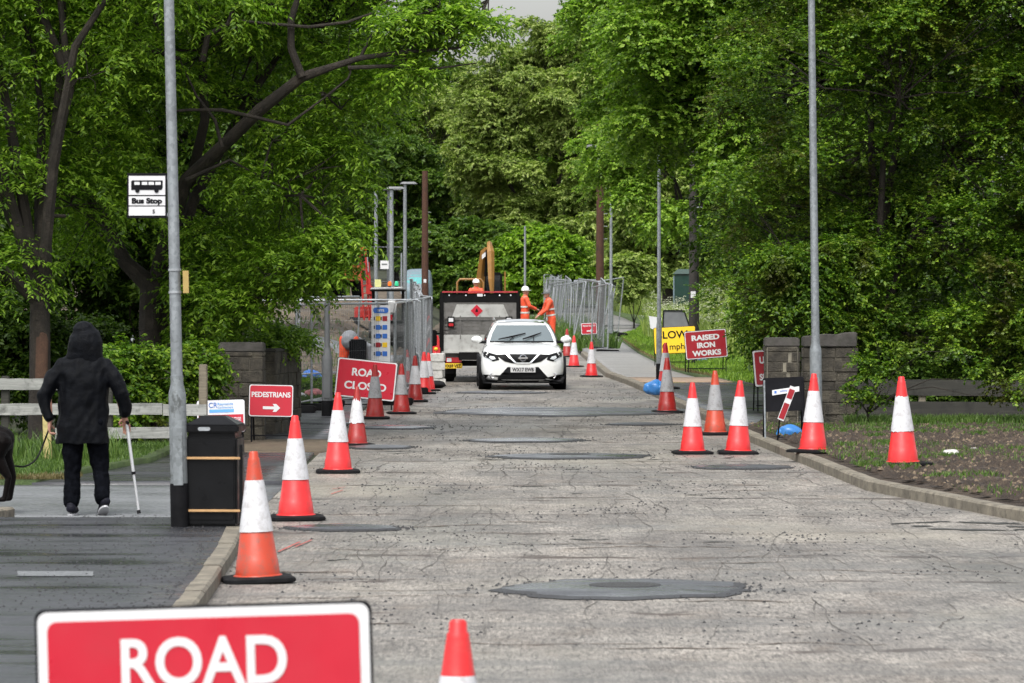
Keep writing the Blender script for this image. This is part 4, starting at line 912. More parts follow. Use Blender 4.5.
def wheel(parent, x, y, r, w, side):
    T = Matrix.Translation((x, y, r)) @ Matrix.Rotation(R(90), 4, 'Y')
    t = MB().lathe([(r * .62, -w / 2), (r * .93, -w / 2), (r, -w * .36), (r, w * .36), (r * .93, w / 2), (r * .62, w / 2)], 28, T).build('wheel', M_['tyre'], parent, smooth=True)
    m = MB().lathe([(r * .6, -.02), (r * .62, side * w * .42), (r * .5, side * w * .36), (r * .12, side * w * .3), (.001, side * w * .33)], 20, T)
    m.build('rim', M_['rim'], t, smooth=True); return t
X, Z = (523 - CX) / 50, F / 50
car = thing('parked_car', 'white crossover car facing the camera on the planed road with its wipers across the windscreen', 'car', (X, Z, .004), R(1.2))
def half(w, zb, zt, cr=.03, sh=.06, tum=.04): return [(0, zb), (w * .8, zb), (w * .97, zb + .08), (w, (zb + zt) * .5), (w - tum, zt - sh), (w - tum - .12, zt), (w * .4, zt + cr * .8), (0, zt + cr)]
secs = [(.0, half(.50, .22, .56, .01)), (.03, half(.66, .17, .66, .02)), (.12, half(.78, .14, .74, .03)), (.30, half(.84, .14, .79, .04)), (.6, half(.86, .16, .84, .05, .07, .03)), (1.05, half(.865, .16, .91, .03, .08, .05)),
        (1.3, half(.865, .16, .93, .02, .08, .06)), (2.5, half(.865, .16, .95, .02, .08, .06)), (3.6, half(.865, .18, .97, .02, .08, .06)), (4.05, half(.82, .24, .95, .02, .08, .05)), (4.15, half(.72, .30, .90, .0))]
body = section_loft(secs, 'body', M_['car'], car)
def gsec(w0, w1, z0, z1): return [(0, z0), (w0, z0), (w0 + .01, z0 + (z1 - z0) * .25), (w0 - (w0 - w1) * .62, z0 + (z1 - z0) * .7), (w1, z1 - .035), (w1 - .12, z1), (0, z1 + .02)]
cab = section_loft([(.98, gsec(.70, .68, .84, .90)), (1.10, gsec(.71, .68, .84, .97)), (1.45, gsec(.74, .62, .84, 1.22)), (1.72, gsec(.75, .56, .84, 1.335)), (2.1, gsec(.75, .56, .84, 1.38)), (3.0, gsec(.75, .56, .84, 1.37)), (3.7, gsec(.73, .54, .86, 1.29)), (4.0, gsec(.70, .60, .86, 1.0))], 'cabin', M_['car'], car)
decal(car, cab, [(-.645, .96), (.645, .96), (.59, 1.12), (.50, 1.275), (-.50, 1.275), (-.59, 1.12)], .02, M_['glass'], 'windscreen', cuts=5)
decal(car, cab, [(-.64, .93), (.64, .93), (.655, .955), (-.655, .955)], .014, M_['car_black'], 'scuttle')
rf = decal(car, cab, [(-.47, 1.72), (.47, 1.72), (.47, 3.4), (-.47, 3.4)], .01, M_['glass_dark'], 'glass_roof', d=(0, 0, -1), start=-3, cuts=4)
for sgn in (-1, 1):
    decal(car, cab, [(1.35, .97), (3.6, .99), (3.35, 1.24), (1.95, 1.27), (1.72, 1.22)], .012, M_['glass_dark'], 'side_window', d=(-sgn, 0, 0), start=-3 if sgn < 0 else -3, cuts=4)
    MB().tube([(sgn * .53, 1.75, 1.375), (sgn * .545, 2.1, 1.415), (sgn * .545, 3.2, 1.405), (sgn * .53, 3.5, 1.35)], .018, 8).build('roof_rail', M_['chrome'], car, smooth=True)
    # headlights
    o = decal(car, body, [(sgn * a, b) for a, b in ((.47, .60), (.60, .565), (.78, .65), (.82, .765), (.72, .755), (.52, .70))], .009, M_['car_black'], 'headlight', cuts=3)
    decal(o, body, [(sgn * a, b) for a, b in ((.54, .615), (.62, .60), (.68, .64), (.66, .68), (.58, .665))], .016, M_['lamp_glass'], 'lens', cuts=2).parent = o
    decal(car, body, [(sgn * a, b) for a, b in ((.62, .585), (.74, .645), (.78, .64), (.64, .565))], .013, M_['lamp_glass'], 'running_light', cuts=2)
    MB().lathe([(.055, -.02), (.055, .02), (.045, .03), (.04, .02), (.001, .02)], 16, Matrix.Translation((sgn * .615, .055, .285)) @ Matrix.Rotation(R(90), 4, 'X')).build('fog_light', M_['chrome'], car, smooth=True)
    MB().ell((0, 0, 0), (.115, .09, .075), 14, 10, Matrix.Translation((sgn * .905, 1.32, .985))).build('mirror', M_['car'], car, smooth=True)
    MB().tube([(sgn * .70, 1.32, .94), (sgn * .86, 1.32, .93)], (.035, .025), 8).build('mirror_arm', M_['car_black'], car)
    for y, r in ((.72, .30), (3.3, .30)):
        wheel(car, sgn * .745, y, r, .25, sgn)
        MB().lathe([(.32, -.1), (.355, .125), (.33, .13), (.30, .1)], 26, Matrix.Translation((sgn * .75, y, .31)) @ Matrix.Rotation(R(90) * sgn, 4, 'Y')).build('wheel_arch', M_['car_black'], car, smooth=True)
    MB().box((sgn * .845, 2.0, .22), (.06, 2.1, .13)).build('sill', M_['car_black'], car, bevel=.02)
grille = decal(car, body, [(-.56, .70), (-.36, .565), (-.22, .53), (.22, .53), (.36, .565), (.56, .70), (.2, .715), (-.2, .715)], .010, M_['car_black'], 'grille', cuts=4)
for sgn in (-1, 1):
    decal(grille, body, [(sgn * a, b) for a, b in ((.30, .715), (.345, .715), (.175, .545), (.13, .545))], .02, M_['chrome'], 'chrome_trim', cuts=2)
decal(grille, body, [(-.13, .545), (.13, .545), (.15, .525), (-.15, .525)], .02, M_['chrome'], 'chrome_trim', cuts=2)
MB().lathe([(.062, -.012), (.072, 0), (.062, .012), (.052, 0), (.062, -.012)], 24, Matrix.Translation((0, -.025, .635)) @ Matrix.Rotation(R(90), 4, 'X'), cap=False).build('badge_ring', M_['chrome'], grille, smooth=True)
MB().box((0, -.03, .635), (.19, .015, .034)).build('badge_bar', M_['chrome'], grille, bevel=.003)
decal(car, body, [(-.50, .245), (.50, .245), (.40, .34), (.31, .455), (-.31, .455), (-.40, .34)], .008, M_['car_black'], 'lower_grille', cuts=4)
decal(car, body, [(-.80, .13), (.80, .13), (.84, .30), (.70, .30), (.50, .25), (-.50, .25), (-.70, .30), (-.84, .30)], .012, M_['car_black'], 'bumper_skirt', cuts=5)
decal(car, body, [(-.40, .185), (.40, .185), (.44, .205), (-.44, .205)], .02, M_['rim'], 'skid_plate', cuts=3)
MB().box((0, -.022, .405), (.50, .018, .115)).build('number_plate', M_['sign_white'], car, bevel=.004)
letters(car, 'WX17 EWB', 0, .37, .072, .43, -.034, M_['sign_black'], None, .03)
for (x0, z0, x1, z1) in ((-.47, .985, .08, 1.115), (.02, .99, .40, 1.125)):
    dy = lambda z: 1.03 + (z - .955) * 1.55
    mb = MB(); mb.tube([(x0, dy(z0) - .06, z0 + .01), ((x0 + x1) / 2, dy((z0 + z1) / 2) - .055, (z0 + z1) / 2), (x1, dy(z1) - .05, z1)], (.012, .017, .010), 6)
    mb.tube([(x0 + .22, dy(z0) - .06, z0 - .02), ((x0 + x1) / 2 + .03, dy((z0 + z1) / 2) - .065, (z0 + z1) / 2)], .008, 6); mb.build('wiper', M_['car_black'], car)
MB().ell((0, 1.62, 1.20), (.09, .02, .035)).build('rear_view_mirror', M_['car_black'], car)

# tipper truck seen from behind
X, Z = (480 - CX) / 46.7, F / 46.7
tr = thing('tipper_truck', 'dirty grey tipper truck seen from behind, red diamond on its tailgate', 'truck', (X, Z, .004), 0)
Wt = 1.66
MB().box((0, 2.0, .56), (.9, 5.2, .16)).build('chassis', M_['truck_black'], tr, bevel=.01)
MB().box((0, 1.7, .70), (Wt, 3.4, .10)).build('load_bed', M_['truck_grey'], tr, bevel=.01)
for s in (-1, 1):
    MB().box((s * (Wt / 2 - .02), 1.75, 1.28), (.04, 3.3, 1.05)).build('side_panel', M_['truck_grey'], tr, bevel=.006)
    for q in range(6): MB().box((s * (Wt / 2 + .015), .15 + q * .62, 1.28), (.05, .07, 1.1)).build('side_post', M_['truck_black'], tr)
    MB().box((s * (Wt / 2 - .015), -.01, 1.18), (.075, .09, 1.5)).build('corner_post', M_['truck_black'], tr, bevel=.008)
    MB().prism(rrect(.15, .24, .015, s * .62, 1.28), -.075, -.03).build('lamp_panel', M_['truck_black'], tr)
    MB().prism(rrect(.10, .08, .01, s * .62, 1.33), -.082, -.077).build('reflector', M_['sign_white'], tr)
    MB().prism(rrect(.10, .06, .01, s * .62, 1.225), -.082, -.077).build('reflector', M_['red_glass'], tr)
    o = MB().prism(rrect(.34, .11, .02, s * .56, .47), -.05, .02).build('tail_light', M_['red_glass'], tr)
    MB().prism(rrect(.10, .08, .01, s * .66, .47), -.054, -.051).build('lens', M_['lamp_glass'], o)
    for y in (.55, 3.9): wheel(tr, s * .68, y, .33, .24, s)
    MB().box((s * .68, -.02 + .2, .30), (.26, .02, .26)).build('mud_flap', M_['rubber'], tr)
MB().box((0, -.0, 1.80), (Wt - .06, .07, .20)).build('header_board', M_['truck_black'], tr, bevel=.006)
MB().box((0, -.01, 1.925), (Wt - .04, .1, .035)).build('top_rail', M_['maroon'], tr, bevel=.004)
MB().prism([(-.79, 1.36), (.79, 1.36), (.79, 1.69), (-.79, 1.69)], -.02, .02).build('upper_tailgate', M_['truck_grey'], tr)
MB().prism([(-.60, 1.385), (.62, 1.385), (.50, 1.66), (-.50, 1.66)], -.032, -.021).build('aluminium_panel', M_['alu_panel'], tr)
MB().prism([(-.20, 1.525), (-.07, 1.395), (.06, 1.525), (-.07, 1.655)], -.04, -.034).build('hazard_diamond', M_['sign_red'], tr)
MB().prism([(-.10, 1.50), (-.04, 1.50), (-.05, 1.54), (-.07, 1.58), (-.095, 1.53)], -.044, -.041).build('flame_mark', M_['sign_black'], tr)
for z in (1.30, 1.22, 1.14, 1.06): MB().box((0, .04, z), (Wt - .12, .025, .05)).build('slat', M_['truck_grey'], tr)
MB().box((0, 3.35, 1.25), (Wt - .1, .05, 1.1)).build('headboard', M_['truck_grey'], tr)
MB().box((0, .0, .83), (Wt - .1, .06, .36)).build('tailgate', M_['alu_panel'], tr, bevel=.006)
MB().box((0, -.05, .635), (Wt - .02, .14, .04)).build('step_edge', M_['alu_panel'], tr, bevel=.004)
MB().box((0, .02, .54), (Wt - .08, .05, .13)).build('rear_bumper', M_['truck_grey'], tr, bevel=.006)
MB().box((0, .04, .40), (Wt - .2, .06, .12)).build('underrun_bar', M_['truck_black'], tr, bevel=.006)
for x in (-.42, .0, .42): MB().box((x, -.035, 1.17), (.018, .02, .5)).build('tie_bar', M_['truck_grey'], tr)
MB().box((.32, -.04, 1.13), (.3, .02, .02)).build('hinge_bar', M_['alu_panel'], tr)
for x in (-.66, -.3, .1, .42, .66): MB().ell((x, -.04, 1.85), (.018, .015, .018)).build('marker_light', M_['lamp_glass'], tr)
MB().prism(rrect(.12, .06, .01, -.0, 1.86), -.045, -.037).build('badge', M_['sign_white'], tr)
MB().prism(rrect(.44, .11, .01, -.60, .345), -.06, -.045).build('number_plate', M_['plate_y'], tr)
letters(tr, 'WX69 VEZ', -.60, .31, .07, .38, -.064, M_['sign_black'], None, .03)
MB().box((0, 4.4, 1.05), (1.7, 1.7, 1.25), taper=.9).build('cab', M_['truck_black'], tr, bevel=.06, seg=3)
for s in (-1, 1):
    MB().tube([(s * .84, 3.9, .98), (s * 1.03, 3.8, .98)], .018, 6).build('mirror_arm', M_['truck_black'], tr)
    MB().box((s * 1.06, 3.78, .88), (.15, .07, .36)).build('mirror', M_['truck_black'], tr, bevel=.02)
MB().box((0, .03, .78), (.12, .02, .05)).build('latch', M_['truck_black'], tr)

# ------------------------------------------------------------------ site machines
def digger():
    s = 30; t = thing('excavator', 'yellow excavator with raised bent arm showing above the truck', 'excavator', ((490 - CX) / s, F / s, 0), 0)
    for sx in (-.75, .75):
        MB().prism(rrect(2.6, .55, .27), -.2, .2, Matrix.Translation((sx, 0, .29)) @ Matrix.Rotation(R(90), 4, 'Z')).build('track', M_['rubber'], t)
    MB().box((0, 0, .62), (1.0, 1.2, .2)).build('undercarriage', M_['truck_black'], t)
    MB().box((0, .2, 1.0), (1.7, 2.0, .55)).build('upper_body', M_['dig_yellow'], t, bevel=.06)
    cb = MB().box((.12, -.1, 1.80), (.62, 1.0, 1.05), taper=.92).build('cab', M_['truck_black'], t, bevel=.05)
    MB().prism([(-.14, 1.45), (.36, 1.45), (.34, 2.22), (-.12, 2.22)], -.625, -.6).build('cab_window', M_['glass_dark'], cb)
    MB().box((.5, -.5, 1.85), (.05, .05, 1.0)).build('handrail', M_['dig_yellow'], t)
    mb = MB(); mb.tube([(-.33, -.6, 1.25), (-.30, -.9, 2.2), (-.20, -1.2, 3.0), (-.10, -1.3, 3.12)], [(.09, .12), (.1, .15), (.09, .12), (.06, .08)], 4); mb.build('boom', M_['dig_yellow'], t, bevel=.01)
    mb = MB(); mb.tube([(-.02, -1.25, 3.32), (.03, -1.5, 3.0), (.05, -1.7, 2.1), (.08, -1.75, 1.55)], [(.09, .08), (.085, .13), (.07, .11), (.05, .06)], 4); mb.build('dipper_arm', M_['dig_yellow'], t, bevel=.01)
    MB().tube([(-.14, -1.0, 2.2), (-.08, -1.3, 3.05)], .05, 8).build('hydraulic_ram', M_['truck_black'], t)
    MB().tube([(.0, -1.55, 2.3), (.02, -1.5, 3.05)], .04, 8).build('hydraulic_ram', M_['truck_black'], t)
    MB().prism([(-.3, 1.0), (.35, 1.0), (.3, 1.5), (-.25, 1.5)], -2.0, -1.6).build('bucket', M_['truck_black'], t, bevel=.03)
    MB().prism([(-.12, 2.75), (.0, 2.85), (.0, 3.0), (-.12, 2.9)], -1.42, -1.40, Matrix.Translation((-.14, .05, 0))).build('boom_plate', M_['sign_white'], t)
digger()
def dumper(label, x, s, col, roof=False, canopy='white_bag', beacons=False, rz=0):
    X = (x - CX) / s; Z = F / s
    t = thing('site_dumper', label, 'site dumper', (X, Z, float(gh(X, Z))), rz)
    MB().box((0, .2, .62), (.9, 2.2, .35)).build('chassis', M_['truck_black'], t, bevel=.03)
    MB().box((0, .9, .95), (.95, .8, .5)).build('engine_cover', M_[col], t, bevel=.06)
    MB().prism([(-.62, .7), (.62, .7), (.75, 1.35), (-.75, 1.35)], -1.5, -.3).build('skip', M_[col], t, bevel=.04)
    for a in (-.6, .6):
        for y in (-.9, .95): wheel(t, a, y, .36, .28, 1 if a > 0 else -1)
    MB().box((0, .35, 1.2), (.45, .4, .1)).build('seat', M_['rubber'], t, bevel=.03); MB().box((0, .55, 1.45), (.45, .08, .4)).build('backrest', M_['rubber'], t, bevel=.03)
    MB().tube([(-.42, .75, .9), (-.42, .75, 2.0), (-.34, .75, 2.1), (.34, .75, 2.1), (.42, .75, 2.0), (.42, .75, .9)], .035, 8).build('roll_bar', M_[col], t, smooth=True)
    MB().tube([(0, -.1, 1.1), (0, .02, 1.4)], .03, 8).build('steering_column', M_['truck_black'], t)
    return t, X, Z
dumper('yellow site dumper with roll bar showing over the truck, its driver in orange', 470, 31, 'dig_yellow')
dumper('orange site dumper beyond the fence under the overhanging leaves', 336, 24, 'orange_m', rz=.4)
dumper('rusty brown and orange site dumper at the left end of the earth bank', 314, 25, 'orange_m', rz=-.5)
s = 33; X = (388 - CX) / s; t = thing('road_roller', 'dark road roller with a flat white canopy and orange and green beacons', 'road roller', (X, F / s, float(gh(X, F / s))), 0)
MB().lathe([(.001, -.55), (.36, -.55), (.38, -.53), (.38, .53), (.36, .55), (.001, .55)], 28, Matrix.Translation((0, -.7, .38)) @ Matrix.Rotation(R(90), 4, 'Y')).build('drum', M_['iron'], t, smooth=True)
MB().lathe([(.001, -.55), (.36, -.55), (.38, -.53), (.38, .53), (.36, .55), (.001, .55)], 28, Matrix.Translation((0, .9, .38)) @ Matrix.Rotation(R(90), 4, 'Y')).build('drum', M_['iron'], t, smooth=True)
MB().box((0, .1, .62), (1.0, 1.9, .4)).build('body', M_['truck_black'], t, bevel=.05); MB().box((0, -.55, .95), (.3, .3, .3)).build('console', M_['sign_red'], t, bevel=.03)
MB().box((0, .4, .95), (.5, .4, .1)).build('seat', M_['rubber'], t, bevel=.03); MB().box((0, .6, 1.15), (.5, .08, .4)).build('backrest', M_['rubber'], t, bevel=.03)
for a in (-.45, .45):
    for y in (-.4, .75): MB().tube([(a, y, .7), (a, y, 1.72)], .03, 8).build('canopy_post', M_['truck_black'], t)
MB().box((0, .15, 1.72), (1.06, 1.4, .06)).build('canopy_underside', M_['truck_black'], t, bevel=.015); MB().box((-.04, .15, 1.785), (.96, 1.3, .06), (0, -.03, 0)).build('canopy', M_['white_bag'], t, bevel=.02)
for a, m in ((.06, 'orange_glass'), (.27, 'green_glass')):
    b_ = MB().lathe([(.04, 1.81), (.04, 1.86)], 12, Matrix.Translation((a, -.3, 0))).build('beacon_base', M_['truck_black'], t); MB().lathe([(.06, 1.86), (.065, 1.9), (.055, 1.97), (.02, 2.0), (.001, 2.0)], 14, Matrix.Translation((a, -.3, 0))).build('beacon', M_[m], t, smooth=True)
# red drilling mast
s = 32; X = (366 - CX) / s; Z = F / s; g = float(gh(X, Z)); t = thing('drilling_rig', 'tall red drilling mast standing in front of the thick grey pole', 'drilling rig', (X, Z, g), 0)
for a in (-.35, .35): MB().prism(rrect(1.6, .4, .19), -.13, .13, Matrix.Translation((a, 0, .2)) @ Matrix.Rotation(R(90), 4, 'Z')).build('track', M_['rubber'], t)
MB().box((0, .2, .55), (.7, 1.2, .35)).build('power_pack', M_['rig_red'], t, bevel=.03)
def tz(y): return H - (y - YH) / s - g
mb = MB()
for a0, a1 in ((-.16, -.19), (.0, -.02)): mb.tube([(a1 + .02, -.5, tz(249)), (a0 + .12, -.5, .3)], .035, 6)
for k in range(9): zq = .4 + k * (tz(252) - .4) / 8.5; mb.tube([(-.17 + .12 * (1 - k / 9), -.5, zq), (-.01 + .12 * (1 - k / 9), -.5, zq + .06)], .015, 5)
mb.build('mast', M_['rig_red'], t); MB().box((-.10, -.52, tz(249)), (.24, .14, .14)).build('mast_head', M_['cone_red'], t, bevel=.02)
MB().tube([(.08, -.55, tz(262)), (.22, -.55, .4)], .045, 8).build('feed_ram', M_['rig_red'], t); MB().box((.12, -.55, tz(290)), (.2, .2, .3)).build('drill_head', M_['rig_red'], t, bevel=.03)
MB().tube([(.06, -.6, tz(257)), (.10, -.6, tz(272))], .02, 6).build('hose', M_['fence_steel'], t)
# van behind the left fence
s = 22; X = (417 - CX) / s; Z = F / s; t = thing('van', 'pale van with blue tinted windscreen mostly hidden by the left fence', 'van', (X, Z, float(gh(X, Z))), 0)
bd = section_loft([(0, [(0, .3), (.5, .3), (.62, .4), (.64, .8), (.62, 1.05), (.5, 1.12), (0, 1.14)]), (.5, [(0, .25), (.6, .25), (.66, .4), (.66, .9), (.62, 1.25), (.5, 1.3), (0, 1.32)]), (1.1, [(0, .25), (.6, .25), (.66, .4), (.66, 1.2), (.58, 1.85), (.48, 1.95), (0, 1.98)]), (4.2, [(0, .25), (.6, .25), (.66, .4), (.66, 1.2), (.6, 1.85), (.5, 1.98), (0, 2.0)]), (4.3, [(0, .4), (.5, .4), (.6, .5), (.6, 1.2), (.55, 1.75), (.45, 1.85), (0, 1.86)])], 'body', M_['blue_grey'], t)
decal(t, bd, [(-.54, 1.3), (.54, 1.3), (.46, 1.82), (-.46, 1.82)], .012, plain('teal_glass', (.1, .32, .32), .1), 'windscreen')
for a in (-.58, .58):
    for y in (.7, 3.5): wheel(t, a, y, .3, .18, 1 if a > 0 else -1)
# green cabinet among the cow parsley
s = 26; X, Zc, _ = (686 - CX) / s, F / s, 0; g = float(gh(X, Zc)); t = thing('utility_cabinet', 'dark green cabinet with a low pyramid roof rising from the cow parsley', 'cabinet', (X, Zc, g), R(-8))
zt = H - (268 - YH) / s - g
MB().box((0, 0, zt * .45), (.82, .8, zt * .9)).build('cabinet_body', M_['green_box'], t, bevel=.02); MB().box((0, 0, zt * .94), (.96, .94, zt * .085), taper=.6).build('roof', M_['green_box'], t, bevel=.015)
MB().box((-.43, -.1, zt * .44), (.05, .6, zt * .86)).build('side_panel', M_['blue_grey'], t, bevel=.01); MB().box((.05, -.405, zt * .45), (.6, .012, zt * .7)).build('door', M_['green_box'], t, bevel=.004)

# ------------------------------------------------------------------ people and dog
def blob(name, mat, parent, shapes, voxel=.012, smooth=6, noise_amp=0, seed=0, M=None, freq=14, zmin=None):
    mb = MB()
    for sh in shapes:
        if sh[0] == 't':
            pts, rad = sh[1], sh[2]; P = [Vector(p) for p in pts]
            rad = list(rad) if hasattr(rad, '__len__') else [rad] * len(P)
            # rounded ends
            r0 = rad[0] if not hasattr(rad[0], '__len__') else min(rad[0]); r1 = rad[-1] if not hasattr(rad[-1], '__len__') else min(rad[-1])
            sc = lambda r, k: tuple(q * k for q in r) if hasattr(r, '__len__') else r * k
            d0 = (P[0] - P[1]).normalized(); d1 = (P[-1] - P[-2]).normalized()
            P = [P[0] + d0 * r0 * .75, P[0] + d0 * r0 * .4] + P + [P[-1] + d1 * r1 * .4, P[-1] + d1 * r1 * .75]
            rad = [sc(rad[0], .35), sc(rad[0], .85)] + rad + [sc(rad[-1], .85), sc(rad[-1], .35)]
            mb.tube(P, rad, 14, True, M, ref=sh[3] if len(sh) > 3 else None)
        else: mb.ell(sh[1], sh[2], 16, 12, M)
    o = mb.build(name, mat, parent)
    evaluated(o, [('REMESH', dict(mode='VOXEL', voxel_size=voxel, use_smooth_shade=True)), ('SMOOTH', dict(factor=.5, iterations=smooth))])
    if noise_amp:
        me = o.data; n = len(me.vertices); co = np.empty(n * 3, np.float32); no = np.empty(n * 3, np.float32)
        me.vertices.foreach_get('co', co); me.vertex_normals.foreach_get('vector', no); co = co.reshape(-1, 3); no = no.reshape(-1, 3)
        from mathutils import noise as mn
        g = freq / 14.0
        k = np.array([mn.noise((p[0] * 7 * g + p[2] * 2.5 * g + seed, p[1] * 7 * g, p[2] * 3.2 * g)) + .55 * mn.noise((p[0] * 15 * g - p[2] * 6 * g, p[1] * 15 * g + seed, p[2] * 8 * g)) - .35 * abs(mn.noise((p[0] * 5, p[1] * 5 + seed, p[2] * 11 * g))) for p in co])
        co = co + no * (k * noise_amp * 1.7)[:, None]
        if zmin: co[:, 2] = np.maximum(co[:, 2], zmin + .006 * np.sin(co[:, 0] * 30))
        me.vertices.foreach_set('co', co.ravel()); me.update()
    return o
def hand_shapes(wr, d, s=1.0, curl=1.0, thumb=(1, 0, 0), palm_n=(0, -1, 0)):
    """palm and five fingers curling towards palm_n from wrist wr, pointing along d"""
    wr, d, T, Nn = Vector(wr), Vector(d).normalized(), Vector(thumb).normalized(), Vector(palm_n).normalized(); out = []
    out.append(('t', [wr, wr + d * .05 * s, wr + d * .09 * s], [(.022 * s, .030 * s), (.020 * s, .040 * s), (.015 * s, .040 * s)], tuple(Nn)))
    for k, L in enumerate((.070, .080, .074, .058)):
        b = wr + d * .09 * s + T * (.030 - .020 * k) * s; a1 = b + (d * .9 + Nn * .3 * curl).normalized() * L * .45 * s; a2 = a1 + (d * .3 + Nn * curl).normalized() * L * .35 * s; a3 = a2 + (d * -.4 * curl + Nn * .6 * curl + d * .1).normalized() * L * .3 * s
        out.append(('t', [b - d * .02, b, a1, a2, a3], [.010 * s, .0098 * s, .009 * s, .0082 * s, .007 * s]))
    b = wr + d * .03 * s + T * .032 * s; out.append(('t', [b, b + (T * .8 + d * .6 + Nn * .3).normalized() * .038 * s, b + (T * .5 + d * 1.0 + Nn * .8).normalized() * .068 * s], [.013 * s, .0105 * s, .008 * s]))
    return out
def face_shapes(c, f, s=1.0):
    """head with brow, nose, lips, chin and ears; c = head centre, f = facing direction in x,y"""
    c = Vector(c); f = Vector(f).normalized(); r = Vector((f.y, -f.x, 0)); u = Vector((0, 0, 1)); P = lambda a, b, h: tuple(c + f * a * s + r * b * s + u * h * s)
    return [('e', tuple(c), (.085 * s, .092 * s, .115 * s)), ('e', P(.03, 0, -.06), (.055 * s, .055 * s, .055 * s)), ('t', [P(.085, 0, .01), P(.108, 0, -.022)], [.010 * s, .014 * s]), ('t', [P(.078, -.03, .022), P(.085, 0, .02), P(.078, .03, .022)], .010 * s),
            ('t', [P(.085, -.018, -.055), P(.09, 0, -.053), P(.085, .018, -.055)], .0075 * s), ('e', P(.07, 0, -.092), (.024 * s, .024 * s, .018 * s)), ('e', P(-.005, .088, -.005), (.018 * s, .014 * s, .030 * s)), ('e', P(-.005, -.088, -.005), (.018 * s, .014 * s, .030 * s))]
# the walker
p = G(84, 512, KH * .35); man = thing('person', 'person in a black hooded coat seen from behind, walking with a metal stick', 'person', (p[0], p[1], .003))
K = 1.89 / 1.88
HL, HR = (-.33, -.03, .93), (.39, .05, .96)     # left and right hand
sk = [('t', [(0, .02, .95), (0, .02, 1.2), (0, .02, 1.48)], [(.15, .11), (.16, .11), (.18, .1)], (1, 0, 0)), ('t', [(0, .03, 1.5), (0, .05, 1.66)], .06)] + face_shapes((0, .06, 1.74), (0, 1, 0))
sk += [('t', [(-.2, .02, 1.48), (-.36, .0, 1.2), HL], [.055, .045, .03]), ('t', [(.2, .02, 1.48), (.33, -.02, 1.22), HR], [.055, .045, .03]), ('t', [(-.1, 0, .95), (-.115, .03, .5), (-.115, .0, .1)], [.07, .05, .035]), ('t', [(.105, 0, .95), (.145, .055, .52), (.19, -.06, .15)], [.07, .05, .035])]
sk += hand_shapes(HL, (-.05, .1, -1), 1.05, 1.0, (0, 1, 0), (1, 0, 0)) + hand_shapes(HR, (.1, .25, -.55), 1.05, 1.4, (-1, .1, 0), (0, .2, -1))
body = blob('body', M_['skin'], man, sk, .006, 2)
coat = [('t', [(-.015, .02, .70), (-.015, .02, .88), (-.01, .02, 1.15), (0, .02, 1.38), (0, .02, 1.50), (0, .03, 1.575)], [(.25, .17), (.252, .18), (.25, .17), (.262, .165), (.245, .14), (.16, .11)], (1, 0, 0)),
        ('t', [(-.20, .02, 1.475), (-.29, .0, 1.36), (-.385, -.02, 1.18), (-.36, -.02, 1.02), (-.335, -.03, .955)], [.075, .080, .075, .066, .056]),
        ('t', [(.20, .02, 1.475), (.285, .0, 1.37), (.365, -.03, 1.20), (.40, .02, 1.06), (.395, .045, .99)], [.075, .080, .075, .066, .058])]
blob('coat', M_['coat'], man, coat, .010, 5, .012, 2, freq=15, zmin=.705)
for zs in (1.40, .80):
    n = 40; rx, ry = (.268, .172) if zs > 1 else (.262, .188)
# hood
hood = [('t', [(0, .02, 1.50), (.01, .02, 1.58), (.01, .03, 1.68), (.0, .04, 1.77), (-.01, .03, 1.815)], [(.20, .12), (.178, .135), (.172, .155), (.148, .15), (.11, .11)], (1, 0, 0)), ('t', [(.08, .0, 1.58), (.12, .05, 1.66), (.11, .12, 1.75)], [.05, .05, .045])]
blob('hood', M_['coat'], man, hood, .009, 5, .004, 5, freq=22)
blob('trousers', M_['jeans'], man, [('t', [(-.10, .01, .92), (-.115, .02, .62), (-.12, .03, .42), (-.115, -.01, .12)], [(.115, .12), (.10, .11), (.082, .09), (.078, .088)], (1, 0, 0)), ('t', [(.105, .01, .92), (.135, .05, .62), (.155, .06, .43), (.19, -.06, .17)], [(.115, .12), (.10, .11), (.083, .09), (.078, .088)], (1, 0, 0)), ('e', (0, .02, .9), (.2, .13, .12))], .011, 5, .010, 7, freq=22, zmin=.075)
for nm, xs, y, z, pit in (('shoe', -.115, .0, 0, 0), ('shoe', .20, -.06, .045, -.42)):
    T = Matrix.Translation((xs, y, z)) @ Matrix.Rotation(pit, 4, 'X') @ Matrix.Rotation(-.06 if xs < 0 else .25, 4, 'Z')
    o = blob(nm, M_['shoe'], man, [('t', [(0, -.09, .075), (0, .03, .07), (0, .15, .045)], [(.048, .045), (.05, .042), (.045, .028)], (1, 0, 0)), ('t', [(0, -.07, .08), (0, -.05, .13)], [.045, .045])], .008, 3, M=T)
    MB().prism([(.047 * math.cos(a * .3142) * (1 if abs(a - 10) > 5 else 1), 0) for a in range(1)] or [], 0, 0) if False else None
    so = []; 
    for q in range(20):
        a = q * math.pi / 10; so.append((.05 * math.cos(a), .03 + .145 * math.sin(a)))
    MB().add([T @ Vector((x, y_, .004)) for x, y_ in so] + [T @ Vector((x, y_, .022)) for x, y_ in so], [tuple(range(19, -1, -1)), tuple(range(20, 40))] + [(q, (q + 1) % 20, 20 + (q + 1) % 20, 20 + q) for q in range(20)]).build('sole', M_['sole'], o)
